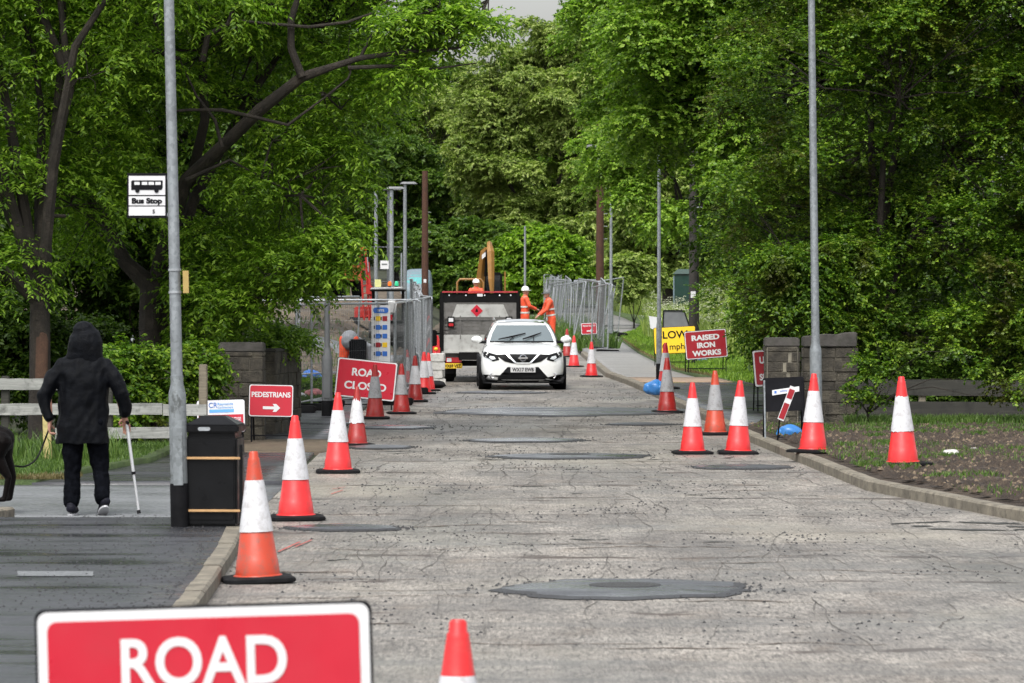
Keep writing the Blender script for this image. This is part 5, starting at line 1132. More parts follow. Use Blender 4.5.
# walking stick
hx = Vector((p[0] + HR[0] + .02, p[1] + HR[1] + .02, HR[2] - .05)); ft = Vector(G(139, 507, .02)); ft.y = p[1] + .05; ft.x = (139 - CX) * ft.y / F
st = thing('walking_stick', 'grey metal walking stick in the right hand of the person in black', 'walking stick', tuple(ft)); dv_ = hx - ft
MB().tube([dv_ * .02, dv_ * .45], .0135, 10).build('lower_tube', M_['alu'], st, smooth=True); MB().tube([dv_ * .44, dv_ * .98], .0165, 10).build('upper_tube', M_['alu'], st, smooth=True)
MB().tube([dv_ * .43, dv_ * .46], .021, 10).build('collar', M_['black_paint'], st); MB().tube([dv_ * 0, dv_ * .04], [.021, .017], 10).build('rubber_foot', M_['rubber'], st)
MB().tube([dv_ + Vector((.02, -.07, -.005)), dv_ + Vector((0, -.01, .01)), dv_ + Vector((-.01, .06, .0))], .016, 8).build('handle', M_['black_paint'], st, smooth=True)
# dog, walking left, hindquarters in the picture
dx_, dy_ = (17.5 - CX) / 101, 44.25; dog = thing('dog', 'big black dog on a lead at the left edge, only its hindquarters showing', 'dog', (dx_, dy_, KH + .012)); 
ds = [('t', [(-.10, 0, .60), (-.22, 0, .64), (-.45, 0, .60), (-.68, 0, .58), (-.84, 0, .60)], [.13, .145, .125, .15, .13]), ('t', [(-.84, 0, .64), (-.98, 0, .76), (-1.06, 0, .84)], [.10, .075, .075]), ('t', [(-1.04, 0, .86), (-1.12, .0, .85), (-1.25, .0, .80)], [.08, .068, .04])]
for sy, ph in ((-.085, 0), (.085, .12)):
    ds += [('t', [(-.13, sy, .60), (-.17 + ph * .5, sy, .42), (-.045 + ph * .2, sy, .24), (-.085 + ph * .3, sy, .03)], [.125, .09, .036, .026]), ('t', [(-.085 + ph * .3, sy, .03), (-.15 + ph * .3, sy, .02)], [.028, .022])]
    ds += [('t', [(-.80, sy, .52), (-.78 - ph, sy, .34), (-.80 - ph, sy, .18), (-.80 - ph, sy, .03)], [.075, .045, .034, .027]), ('t', [(-.80 - ph, sy, .03), (-.87 - ph, sy, .02)], [.028, .022]), ('t', [(-1.0, sy * .6, .92), (-1.0, sy * 1.1, .86)], [.022, .03])]

dg_ = blob('body', M_['dog'], dog, ds, .009, 4)
MB().tube([(-.90 + .1 * math.cos(a * .5236) * .6, .1 * math.sin(a * .5236), .70 - .06 * math.cos(a * .5236)) for a in range(13)], .014, 6).build('collar', M_['rubber'], dog)
hw = Vector((p[0] + HL[0] - .01, p[1] + HL[1], HL[2] - .08)); mid = at(30, 462, 44.6); e = Vector((dx_ - .86, dy_ + .09, .83)); q1 = Vector(at(16, 466, 44.5))
pts = []
ctrl = [hw, Vector(at(46, 437, 44.55)), Vector(at(37, 458, 44.5)), Vector(at(26, 466, 44.45)), q1, Vector(at(4, 462, 44.42)), e]
for i in range(len(ctrl) - 1):
    a0, a1, a2, a3 = ctrl[max(i - 1, 0)], ctrl[i], ctrl[i + 1], ctrl[min(i + 2, len(ctrl) - 1)]
    for k in range(5):
        u = k / 5; pts.append(.5 * ((2 * a1) + (a2 - a0) * u + (2 * a0 - 5 * a1 + 4 * a2 - a3) * u * u + (3 * a1 - a0 - 3 * a2 + a3) * u ** 3))
pts.append(ctrl[-1]); tag(MB().tube(pts, .009, 6).build('dog_lead', M_['rubber'], smooth=True), 'thin black lead running from the left hand down to the dog', 'dog lead')

def worker(label, loc, yaw, arms, legs=None, hat='hat', h=1.78, lean=0, top='hivis', leg='hivis', seat=False):
    t = thing('person', label, 'person', loc, yaw); k = h / 1.78; V = lambda a: tuple(q * k for q in a)
    hip = .92 if not seat else .0
    c = lambda q: (0, q * math.sin(lean), hip + q * math.cos(lean))
    A = lambda x, q, f=0: (x, q * math.sin(lean) + f * math.cos(lean), hip + q * math.cos(lean) - f * math.sin(lean))
    legs = legs or [[(-.09, 0, .92), (-.11, -.01, .5), (-.12, .02, .08)], [(.09, 0, .92), (.12, .03, .5), (.14, .0, .08)]]
    nk = Vector(c(.60)); hd = Vector(A(0, .73, .02))
    S_ = [('t', [V((0, 0, hip)), V(c(.3)), V(c(.54))], [(.15 * k, .1 * k), (.15 * k, .1 * k), (.17 * k, .09 * k)], (1, 0, 0)), ('t', [V(c(.55)), V(hd)], .055 * k)] + face_shapes(V(hd), (0, 1, 0), k)
    for L in legs: S_.append(('t', [V(q) for q in L], [.08 * k, .06 * k, .045 * k]))
    for s_, (el, hn) in zip((-1, 1), arms):
        sh = A(s_ * .19, .52); S_.append(('t', [V(sh), V(el), V(hn)], [.05 * k, .042 * k, .028 * k])); dd = (Vector(hn) - Vector(el)); S_ += hand_shapes(V(hn), dd, k, 1, (-s_, 0, .2), (0, 0, -1) if abs(dd.normalized().z) < .8 else (-s_, 0, 0))
    blob('body', M_['skin'], t, S_, .011, 2)
    J = [('t', [V((0, 0, hip - (.12 if lean < 1 else .02))), V(c(.2)), V(c(.5)), V(c(.57))], [(.19 * k, (.14 if lean < 1 else .2) * k), (.18 * k, .135 * k), (.21 * k, .13 * k), (.11 * k, .09 * k)], (1, 0, 0))]
    for s_, (el, hn) in zip((-1, 1), arms): J.append(('t', [V(A(s_ * .18, .51)), V(el), V(Vector(el).lerp(Vector(hn), .85))], [.078 * k, .068 * k, .05 * k]))
    jk = blob('jacket', M_[top], t, J, .016, 4, .006, 3)
    for zq in ((.08, .26) if top == 'hivis' else ()):
        n = 24; rr = 1.09
        ring = [(.183 * rr * math.cos(a * math.tau / n), .137 * rr * math.sin(a * math.tau / n)) for a in range(n)]
        MB().add([V(A(x, zq - .025, y)) for x, y in ring] + [V(A(x, zq + .025, y)) for x, y in ring], [(a, (a + 1) % n, n + (a + 1) % n, n + a) for a in range(n)]).build('reflective_band', M_['reflect'], jk, recalc=False)
    blob('trousers', M_[leg], t, [('t', [V(q) for q in L], [(.11 * k), (.088 * k), (.075 * k)]) for L in legs] + [('e', V((0, 0, hip)), (.18 * k, .12 * k, .12 * k))], .016, 4, .005, 4)
    for L in legs:
        a, b_ = Vector(L[-2]), Vector(L[-1]); q = a.lerp(b_, .55); MB().tube([V(q + (b_ - a).normalized() * -.03), V(q + (b_ - a).normalized() * .03)], .092 * k, 14, cap=False).build('reflective_band', M_['reflect'], t, recalc=False)
        blob('boot', M_['rubber'], t, [('t', [V((b_.x, b_.y - .06, b_.z - .03)), V((b_.x, b_.y + .15, b_.z - .045))], [.05 * k, .04 * k])], .012, 2)
    T = Matrix.Translation(V(hd + Vector((0, -.01, .03)))) @ Matrix.Rotation(-lean * .5, 4, 'X')
    if hat:
        MB().lathe([(.125 * k, .0), (.122 * k, .02), (.118 * k, .06 * k), (.09 * k, .11 * k), (.04 * k, .135 * k), (.001, .14 * k)], 20, T).build('helmet', M_[hat], t, smooth=True)
        MB().prism([(-.07, 0), (.07, 0), (.07, .012), (-.07, .012)], .09, .17, T).build('helmet_peak', M_[hat], t)
    return t
p = G(525, 348, .0); worker('worker in orange with a white helmet standing behind the car, left of two, facing right', (p[0], p[1], KH - .02), R(-80), [((-.24, .12, 1.2), (-.18, .36, 1.12)), ((.24, .10, 1.2), (.14, .34, 1.1))])
p = G(551.5, 350, .0); worker('worker in orange with a dark hat bent forward beside the fence, right of two', (p[0], p[1], KH - .02), R(105), [((-.22, .22, 1.15), (-.16, .42, 1.0)), ((.22, .2, 1.12), (.2, .38, .98))], hat='sign_back', lean=.18, h=1.72)
X, Z = (476 - CX) / 31.0, F / 31.0; worker('worker in orange and white helmet on the yellow dumper, seen over the truck', (X + .0, Z + .3, 1.30), R(180), [((-.26, .12, .3), (-.15, .36, .22)), ((.26, .12, .3), (.15, .36, .22))],
       legs=[[(-.10, 0, 0), (-.12, .42, .02), (-.12, .50, -.40)], [(.10, 0, 0), (.12, .42, .02), (.12, .50, -.40)]], seat=True, h=1.62)
s = 52; X = (349 - CX) / s; wk = worker('worker bending over behind the mesh fence, grey top and orange trousers', (X, F / s, .14), R(-22), [((-.22, .52, .50), (-.18, .50, .26)), ((.22, .54, .50), (.18, .52, .26))], hat='grey_cloth', top='grey_cloth', leg='hivis', h=1.80, lean=1.85)
MB().box((0, 0, .07), (.7, .7, .14)).build('pallet', M_['grey_wood'], loc=(X, F / s, 0), bevel=.01).__setitem__('label', 'low wooden pallet under the bending worker')
C.objects['pallet']['category'] = 'pallet'
X = (358 - CX) / 52.5; t = thing('compressor', 'black box machine with small white lights in front of the bending worker', 'compressor', (X, F / 52.5, .0))
MB().box((0, 0, .60), (.32, .6, .96)).build('housing', M_['sign_black'], t, bevel=.03)
for a, zq in ((-.06, .62), (.08, .62), (.01, .68)): MB().box((a, -.305, zq), (.04, .012, .04)).build('lamp', M_['sign_white'], t)
for a in (-.14, .14): wheel(t, a, 0, .14, .07, 1 if a > 0 else -1)

# ------------------------------------------------------------------ trees and plants
def norm(v): return v / np.maximum(np.linalg.norm(v, axis=-1, keepdims=True), 1e-6)
def leaf_cloud(rg, boughs, spb, lps, L, Wd, spray=.38, droop=.35, flat=.6, upbias=.8, inner=.3):
    """boughs (n,4): centre and radius. Each bough carries sprays near its surface, each spray a row of leaves."""
    B = np.repeat(boughs, spb, 0); n = len(B)
    d = norm(rg.normal(0, 1, (n, 3)) + [0, 0, upbias]); rad = B[:, 3:4] * (1 - inner * rg.random((n, 1)) ** 2 - (rg.random((n, 1)) < .15) * .4 * rg.random((n, 1)))
    p0 = B[:, :3] + d * rad * [1, 1, flat]
    tw = norm(d * [1, 1, .35] + rg.normal(0, .45, (n, 3)) + [0, 0, -.1]); k = np.arange(lps) / lps
    P = p0[:, None] + tw[:, None] * (k * spray)[None, :, None] + np.array([0, 0, -1.0]) * (k ** 2 * spray * droop)[None, :, None]
    side = norm(np.cross(tw, [0, 0, 1.0]))[:, None] * np.where(np.arange(lps) % 2, 1, -1)[None, :, None]
    ld = norm(tw[:, None] * .45 + side * .85 + rg.normal(0, .28, (n, lps, 3)) + np.array([0, 0, -droop]))
    nn = norm(rg.normal(0, .42, (n, lps, 3)) + np.array([0, 0, 1.0]) + d[:, None] * .35); wv = norm(np.cross(ld, nn)); nn = np.cross(wv, ld)
    sz = rg.uniform(.65, 1.2, (n, lps, 1)); l = L * sz; w = Wd * sz
    a = P; b = P + ld * l * .42 + wv * w * .5 + nn * w * .18; c = P + ld * l - nn * l * .12; e = P + ld * l * .42 - wv * w * .5 + nn * w * .18
    V = np.stack([a, b, c, e], 2).reshape(-1, 3); m = len(V) // 4; i = np.arange(m)[:, None] * 4
    return V, np.concatenate([i + [0, 1, 2], i + [0, 2, 3]], 1).reshape(-1, 3)
def grow(rg, boughs, root, h0, r0, n_main=6, name='trunk', mat='bark', parent=None, limbs=(), lean=(0, 0), nb=None):
    """trunk with limbs reaching the boughs; coordinates local to the tree"""
    mb = MB(); top = boughs[:, :3].mean(0); top = np.array([lean[0], lean[1], max(top[2], h0 * 1.2)]); LP = [Vector(q) for pts, _ in limbs for q in list(pts)[2:]]
    fork = Vector((lean[0] * .3, lean[1] * .3, h0))
    tr = [Vector((0, 0, -.2)), Vector((.0, 0, .15)), Vector((lean[0] * .08, 0, h0 * .4)), fork]
    mb.tube(tr, [r0 * 1.5, r0 * 1.12, r0, r0 * .92], 12)
    order = rg.permutation(len(boughs))[:nb or len(boughs)]
    mains = []
    for k in range(n_main):
        b = boughs[order[k]]; e = Vector(b[:3]); m = fork.lerp(e, .45) + Vector((rg.normal(0, .25), rg.normal(0, .25), abs(fork.z - e.z) * .12 + .1)); pts = [fork - Vector((0, 0, .1)), fork.lerp(m, .5) + Vector(rg.normal(0, .06, 3)), m, m.lerp(e, .5) + Vector(rg.normal(0, .12, 3)), e]
        mb.tube(pts, [r0 * .62, r0 * .5, r0 * .36, r0 * .24, r0 * .1], 7); mains.append(pts)
    for idx in order[n_main:]:
        e = Vector(boughs[idx][:3]); s = min([q for pts in mains for q in pts[1:4]] + LP, key=lambda q: (q - e).length)
        if (s - e).length > 2.6 and LP: continue
        m = s.lerp(e, .5) + Vector(rg.normal(0, .18, 3)); mb.tube([s, s.lerp(m, .5) + Vector(rg.normal(0, .07, 3)), m, e], [r0 * .13, r0 * .11, r0 * .08, r0 * .03], 5)
        for _ in range(3):
            q = e + Vector(norm(rg.normal(0, 1, 3))) * boughs[idx][3] * .9; mb.tube([m, m.lerp(q, .55) + Vector(rg.normal(0, .08, 3)), q], [r0 * .07, r0 * .045, r0 * .02], 4, cap=False)
    for pts, r in limbs: mb.tube(pts, r, 9)
    return mb.build(name, M_[mat], parent, smooth=True, recalc=False)
def tree(label, loc, crowns, nb, br, spb, lps, L, Wd, leaf, seed, trunk=(2.5, .2), limbs=(), group=None, name='broadleaf_tree', cat='tree', spray=.38, droop=.35, extra=None, shell=.55, n_main=6, lean=(0, 0), flat=.55, upbias=.8):
    rg = np.random.default_rng(seed); t = thing(name, label, cat, loc, 0, group); bl = []
    vol = np.array([c[3] * c[4] * c[5] for c in crowns]); cnt = np.maximum((nb * vol / vol.sum()).astype(int), 2)
    for c, m in zip(crowns, cnt):
        d = norm(rg.normal(0, 1, (m, 3))); r = (shell + (1 - shell) * rg.random((m, 1))) ** 1; q = np.array(c[:3]) + d * r * np.array(c[3:6]); bl.append(np.concatenate([q, rg.uniform(*br, (m, 1))], 1))
    B = np.concatenate(bl)
    if extra is not None: B = np.concatenate([B, np.array(extra, float)])
    grow(rg, B, None, trunk[0], trunk[1], min(n_main, len(B)), parent=t, limbs=limbs, lean=lean)
    V, Fc = leaf_cloud(rg, B, spb, lps, L, Wd, spray, droop, flat, upbias); npmesh('crown', V, Fc, M_[leaf], t); return t
def pxb(pts, Z, origin, r=(.5, .8), dz=1.2, seed=0):
    """boughs from picture positions, spread in depth about distance Z; local to origin"""
    rg = random.Random(seed); o = []
    for q in pts:
        x, y = q[:2]; zz = Z + rg.uniform(-dz, dz) + (q[2] if len(q) > 2 else 0); a = at(x, y, zz); o.append((a[0] - origin[0], a[1] - origin[1], a[2] - origin[2], rg.uniform(*r)))
    return o
def grid(x0, x1, y0, y1, n, seed, keep=lambda x, y: True):
    rg = random.Random(seed); o = []
    while len(o) < n:
        x, y = rg.uniform(x0, x1), rg.uniform(y0, y1)
        if keep(x, y): o.append((x, y))
    return o
# left, nearest: two forked ash-like trees over the fence
o1 = at(40, 425, 62); o1 = (o1[0], 62, .03)
o2 = at(150, 425, 65); o2 = (o2[0], 65, .03)
def L_(o, pts, Z): return [Vector(at(x, y, Z + (q[0] if q else 0))) - Vector(o) for x, y, *q in pts]
lim1 = [(L_(o1, [(40, 300), (40, 262), (18, 225), (-5, 185), (-30, 120)], 62), [.15, .13, .12, .10, .06]), (L_(o1, [(42, 290), (44, 250), (44, 210), (52, 160), (70, 90), (60, 0)], 62), [.14, .11, .09, .08, .06, .04]), (L_(o1, [(44, 216), (66, 216)], 62), [.03, .025]), (L_(o1, [(52, 160), (70, 80), (35, 0), (20, -60)], 62), [.06, .07, .07, .05])]
B1 = pxb(grid(-150, 130, -260, 290, 75, 1, lambda x, y: not (y > 190 and 0 < x < 60) and not (y > 235 and x > 60)), 62, o1, (.45, .75), 1.8, 1)
tree('left tree at the picture edge with a bare brown scar on its forked trunk', o1, [(0, 0, 7, 3.2, 2.6, 2.4)], 30, (.6, .9), 78, 14, .10, .038, 'leaf_ash', 11, (2.0, .15), lim1, extra=B1, droop=.3, spray=.42)
lim2 = [(L_(o2, [(150, 330), (150, 285), (125, 262), (108, 228), (105, 190), (90, 120)], 65), [.17, .16, .11, .09, .08, .05]),
        (L_(o2, [(150, 330), (158, 280), (170, 230), (186, 180, -.3), (222, 147, -.8), (260, 110, -1.3), (302, 77, -1.6), (335, 66, -1.8), (360, 58, -1.9), (405, 52, -1.9), (457, 48, -1.8), (478, 42, -1.8)], 65), [.17, .15, .12, .10, .095, .09, .075, .05, .04, .028, .018, .01]),
        (L_(o2, [(302, 77), (291, 48), (291, 19), (299, -5), (310, -60)], 63.3), [.06, .055, .05, .045, .03]), (L_(o2, [(190, 185, 1), (205, 120), (202, 50), (215, -30)], 64.5), [.08, .07, .06, .04]), (L_(o2, [(202, 61), (208, 35), (228, 24), (240, -10)], 63.6), [.05, .045, .035, .02]),
        (L_(o2, [(165, 112), (188, 110), (222, 110), (254, 117), (288, 125), (328, 95)], 63.4), [.015, .022, .026, .028, .024, .012]), (L_(o2, [(348, 68), (390, 66), (418, 71), (477, 63)], 63.1), [.032, .028, .022, .008]),
        (L_(o2, [(235, 20), (251, 22), (309, 27), (348, 22), (373, 13), (400, -10)], 63.2), [.01, .02, .024, .022, .018, .01]), (L_(o2, [(360, 58), (372, 35), (392, 22), (430, 8)], 63.2), [.026, .022, .016, .01]), (L_(o2, [(405, 52), (425, 38), (452, 30), (486, 12)], 63.1), [.02, .016, .012, .006]),
        (L_(o2, [(390, 66), (402, 50), (412, 30)], 63.1), [.014, .01, .006]), (L_(o2, [(222, 147), (215, 120), (196, 95), (180, 60)], 63.8), [.03, .024, .018, .01]), (L_(o2, [(186, 180), (230, 160), (262, 178), (300, 195)], 64), [.03, .022, .016, .008]), (L_(o2, [(110, 228), (80, 190), (66, 150), (20, 140)], 64), [.05, .04, .028, .012])]
def keep2(x, y):
    if x > 385: return y < 22 + (x < 430) * 12
    if x > 330: return y < 95 + (385 - x) * 1.6
    return y < (275 if x < 265 else 215) and not (120 < x < 180 and 215 < y < 300) and not (120 < x < 175 and 175 < y < 215)
B2 = pxb(grid(60, 455, -260, 275, 150, 2, keep2), 65.6, o2, (.36, .68), 1.7, 2)
B2 += pxb([(322, 262), (340, 236), (304, 282), (330, 250), (318, 275)], 64, o2, (.2, .32), .4, 37)
B2 += pxb([(x, y) for x, y in ((398, 20), (420, 8), (440, 18), (458, 30), (478, 26), (430, 44), (405, 40), (446, 6), (410, 76), (392, 90))], 63.6, o2, (.18, .30), .7, 31)
B2 += pxb([(215, 300), (245, 290), (275, 285), (280, 262), (230, 315), (252, 300), (200, 330), (190, 290), (345, 190)], 64.5, o2, (.32, .48), .6, 3)
tree('forked tree with a long limb arching over the works, filling the upper left', o2, [(.5, 0, 7.5, 3.5, 2.6, 2.2)], 25, (.6, .9), 84, 14, .10, .038, 'leaf_ash', 12, (1.6, .17), lim2, extra=B2, n_main=2, droop=.3, spray=.42)
# bare scar on the first trunk
t0 = [o for o in C.objects if o.name.startswith('broadleaf_tree')][0]
a_ = L_(o1, [(41, 385), (42, 340), (40, 318)], 62); MB().tube([q + Vector((0, -.075, 0)) for q in a_], [(.09, .1), (.085, .10), (.02, .04)], 10).build('bark_scar', M_['bare_wood'], t0, smooth=True)
# second row left and the shade behind
def simple(label, x, Z, hgt, rad, leaf, seed, L=.16, nb=60, spb=60, lps=12, ybase=None, group=None, low=.25, rz=None, dens=1.0, br=(.7, 1.15), **k):
    X = (x - CX) * Z / F; g = float(gh(X, Z)); o = (X, Z, g)
    zc = hgt * (low + (1 - low) * .5); return tree(label, o, [(0, 0, zc, rad, rad * .8, hgt * (1 - low) * .5)], nb, br, spb, lps, L, L * .5, leaf, seed, (hgt * low * .7 + .8, .02 * hgt + .06), group=group, **k)
GL = 'woodland trees closing the left side'; GR = 'woodland trees closing the right side'; GB = 'woodland trees across the end of the road'
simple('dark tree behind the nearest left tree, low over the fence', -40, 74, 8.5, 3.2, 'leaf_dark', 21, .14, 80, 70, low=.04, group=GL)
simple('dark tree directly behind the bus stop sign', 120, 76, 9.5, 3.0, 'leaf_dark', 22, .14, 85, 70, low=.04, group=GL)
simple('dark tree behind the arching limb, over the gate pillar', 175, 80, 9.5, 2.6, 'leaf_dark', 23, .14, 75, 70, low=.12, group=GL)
simple('tree overhanging the left end of the mesh fence', 235, 98, 10.5, 2.3, 'leaf_ash', 24, .15, 75, 70, low=.32, group=GL)
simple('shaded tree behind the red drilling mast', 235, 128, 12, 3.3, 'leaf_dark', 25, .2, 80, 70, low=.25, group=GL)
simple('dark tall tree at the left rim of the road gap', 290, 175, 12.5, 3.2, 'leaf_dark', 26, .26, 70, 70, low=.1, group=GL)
# right, nearest: thorn and maple
o3 = ((870 - CX) / 62, F / 62, KH)
B3 = pxb(grid(735, 1180, -200, 372, 230, 5, lambda x, y: y < 330 + (x - 800) * .1), F / 62, o3, (.34, .62), 1.9, 5)
tree('dense dark hawthorn filling the right edge above the grey fence', o3, [(1.5, .5, 6.8, 3.6, 2.4, 1.8)], 30, (.5, .8), 92, 14, .062, .05, 'leaf_haw', 31, (1.2, .13), extra=B3, spray=.36, droop=.05, name='hawthorn_tree')
B3b = pxb(grid(862, 1120, 300, 420, 34, 6) + [(850, 385), (862, 400), (870, 345), (860, 365), (955, 372), (985, 385), (1000, 400), (1020, 380)], F / 63, o3, (.25, .42), .8, 6)
t = tree('low thorn bush reaching over the grey fence on the right', ((930 - CX) / 61.5, F / 61.5, KH), [(.3, .9, .8, 1.8, .5, .6)], 10, (.3, .5), 80, 12, .062, .048, 'leaf_dark', 32, (.3, .05), extra=[(b[0] - .97, b[1], b[2], b[3]) for b in B3b], spray=.3, droop=.15, name='thorn_bush', cat='bush')  # dark leaf colour stands in for the shade below the crowns
o4 = ((805 - CX) / 54, F / 54, KH)
B4 = pxb(grid(625, 860, -150, 270, 120, 7, lambda x, y: y < 150 + max(0, x - 650) * .35), F / 54, o4, (.42, .75), 1.8, 7)
tree('bright green maple leaning over the right pavement', o4, [(.5, 1, 7.5, 2.8, 2.2, 2.0)], 25, (.6, .9), 100, 12, .09, .075, 'leaf_syc', 33, (2.2, .14), extra=B4, spray=.4, droop=.3, name='maple_tree')
o5 = ((696 - CX) / 36, F / 36, .4)
B5 = pxb(grid(580, 720, -60, 235, 80, 8, lambda x, y: y < 205 + (x > 640) * 25 and x > 597 - (y < 45) * 20), F / 36, o5, (.5, .8), 2, 8)
tree('light green sycamore behind the slim lamp post, hanging over the pavement', o5, [(2.2, 0, 7, 2.4, 2.5, 2.2)], 20, (.6, 1), 110, 12, .115, .085, 'leaf_syc', 34, (2.5, .085), extra=B5, name='sycamore_tree')
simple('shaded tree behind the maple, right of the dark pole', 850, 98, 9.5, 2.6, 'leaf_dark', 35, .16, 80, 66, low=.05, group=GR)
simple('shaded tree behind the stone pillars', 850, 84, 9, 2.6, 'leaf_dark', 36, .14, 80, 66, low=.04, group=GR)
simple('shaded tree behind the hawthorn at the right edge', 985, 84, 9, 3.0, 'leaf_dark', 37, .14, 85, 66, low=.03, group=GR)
simple('dark tree at the far right beyond the grey fence', 1180, 76, 9, 3.0, 'leaf_haw', 41, .12, 70, 60, low=.03, group=GR)
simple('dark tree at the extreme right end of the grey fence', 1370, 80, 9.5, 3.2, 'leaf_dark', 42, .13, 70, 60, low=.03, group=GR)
simple('tree behind the green cabinet', 785, 150, 12, 3.0, 'leaf_ash', 38, .2, 80, 66, low=.06, group=GR)
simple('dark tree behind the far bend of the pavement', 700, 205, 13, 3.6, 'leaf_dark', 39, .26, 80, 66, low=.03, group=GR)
simple('white flowering bushy tree over the far lamp post', 668, 185, 9.5, 3.0, 'leaf_pale', 40, .22, 70, 66, low=.1, group=GR)
# across the end
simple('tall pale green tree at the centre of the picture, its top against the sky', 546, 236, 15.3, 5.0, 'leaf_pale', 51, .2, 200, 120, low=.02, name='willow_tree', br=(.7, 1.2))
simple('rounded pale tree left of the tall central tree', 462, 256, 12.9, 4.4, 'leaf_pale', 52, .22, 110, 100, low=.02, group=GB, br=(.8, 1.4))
simple('rounded green tree right of the tall central tree', 612, 262, 16.5, 4.8, 'leaf_syc', 53, .24, 110, 90, low=.02, group=GB, br=(.8, 1.3))
simple('low dark tree behind the truck', 468, 228, 4.6, 3.0, 'leaf_dark', 54, .24, 60, 80, low=.0, group=GB)
simple('low dark tree behind the orange workers', 535, 226, 4.4, 2.6, 'leaf_ash', 55, .24, 60, 80, low=.0, group=GB)
simple('low dark tree behind the paired far lamp posts', 395, 248, 8.5, 3.6, 'leaf_dark', 56, .24, 60, 80, low=.0, group=GB)
simple('dark green tree in the gap under the left trees', 400, 300, 15.2, 5.5, 'leaf_dark', 57, .3, 90, 80, low=.0, group=GB, br=(1, 1.6))
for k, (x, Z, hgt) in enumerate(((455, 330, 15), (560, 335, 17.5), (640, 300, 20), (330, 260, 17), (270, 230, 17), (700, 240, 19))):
    simple(['hazy far tree left of the sky gap', 'hazy far tree right of the sky gap', 'far tree above the far bend', 'far tree behind the earth bank', 'far tree behind the left woodland', 'far tree behind the cabinet'][k], x, Z, hgt, 6.5, 'leaf_dark' if k > 1 else 'leaf_pale', 60 + k, .34, 90, 60, low=.0, group=GB if k < 3 else GL, br=(1.1, 1.8))  # the hazy pair get their haze from pale leaf colour
# undergrowth behind the left fence, right bank shrubs
def shrub(label, boxes, Z, leaf, seed, L=.09, n=40, r=(.3, .5), spb=60, lps=10, name='shrub', dz=.8, Wd=None):
    x0, x1, y0, y1 = boxes; xm = (x0 + x1) / 2; X = (xm - CX) * Z / F; o = (X, Z, float(gh(X, Z)) + (.1 if X > 2 else .0)); B = np.array(pxb(grid(x0, x1, y0, y1, n, seed), Z, o, r, dz, seed)); rg = np.random.default_rng(seed)
    t = thing(name, label, 'bush', o); grow(rg, B, None, .3, .035, 4, parent=t); V, Fc = leaf_cloud(rg, B, spb, lps, L, Wd or L * .6, .25, .3); npmesh('crown', V, Fc, M_[leaf], t); return t
shrub('leafy undergrowth behind the left fence by the forked trunk', (0, 115, 300, 425), 67, 'leaf_dark', 71, .085, 40)
shrub('leafy undergrowth between the walking person and the lamp post', (100, 200, 355, 425), 61, 'leaf_haw', 72, .08, 36)
shrub('dark shrub beside the gate pillar', (190, 240, 300, 420), 68, 'leaf_haw', 73, .08, 30)
shrub('dark undergrowth far left behind the fence', (-90, 5, 300, 420), 66, 'leaf_dark', 74, .09, 36)
shrub('ivy mound on top of the low stone wall', (262, 300, 330, 352), 67, 'leaf_syc', 75, .07, 10, (.15, .25))
shrub('elder bush beside the dark telegraph pole', (748, 790, 235, 320), 108, 'leaf_syc', 76, .11, 44, (.35, .6))
shrub('low green bush behind the half hidden red sign', (768, 800, 250, 350), 78, 'leaf_haw', 77, .08, 36, (.3, .5))
shrub('dark bush behind the left stone pillar', (770, 870, 250, 350), 70.5, 'leaf_haw', 78, .075, 44, (.3, .5))
shrub('pale flowering bush at the top of the grass bank', (618, 650, 262, 290), 178, 'leaf_pale', 79, .18, 30, (.5, .8))
shrub('bramble at the foot of the earth bank behind the fence', (296, 330, 384, 398), 84, 'leaf_syc', 80, .07, 12, (.15, .25))

o_t = ((868 - CX) / 68.8, F / 68.8, KH)
t = thing('hawthorn_sprigs', 'leafy hawthorn sprigs hanging in front of the grey rail fence', 'bush', o_t); rg_ = np.random.default_rng(90)
Bt = np.array(pxb([(862, 362), (866, 380), (858, 395), (872, 400), (880, 372), (958, 352), (982, 370), (996, 384), (1012, 398), (1024, 378), (905, 352)], F / 68.8, o_t, (.10, .2), .12, 9)); grow(rg_, Bt, None, .3, .02, 5, parent=t)
V_, F_c = leaf_cloud(rg_, Bt, 34, 10, .06, .045, .22, .3); npmesh('crown', V_, F_c, M_['leaf_haw'], t)
# grass and weeds
def blades(name, n, region, h, w, mat, seed, zf, label, lean=.5, cat='grass'):
    rg = np.random.default_rng(seed); x, y = region(rg, n); m = len(x); z = zf(x, y)
    hh = h * rg.uniform(.4, 1.25, m) ** 1.0; a = rg.uniform(0, 6.28, m); b = rg.uniform(0, 6.28, m); le = rg.uniform(.1, lean, m) * hh
    ax, ay = np.cos(a) * w / 2, np.sin(a) * w / 2; P0 = np.stack([x - ax, y - ay, z], -1); P1 = np.stack([x + ax, y + ay, z], -1)
    mid = np.stack([x + np.cos(b) * le * .4, y + np.sin(b) * le * .4, z + hh * .6], -1); aw = np.stack([ax, ay, 0 * ax], -1) * .8; tip = np.stack([x + np.cos(b) * le * 1.2, y + np.sin(b) * le * 1.2, z + hh * .95], -1)
    V = np.stack([P0, P1, mid + aw, mid - aw, tip], 1).reshape(-1, 3); i = np.arange(m)[:, None] * 5
    F_ = np.concatenate([i + [0, 1, 2], i + [0, 2, 3], i + [3, 2, 4]], 1).reshape(-1, 3)
    return tag(npmesh(name, V, F_, M_[mat]), label, cat, kind='stuff')
def cl(x, y, f, s0, thr, rg):
    v = np.sin(x * f + 2 * np.sin(y * f * .7 + s0)) + np.sin(y * f * 1.3 + s0 * 2 + np.sin(x * f * .8)) + rg.normal(0, .45, len(x)); return v > thr
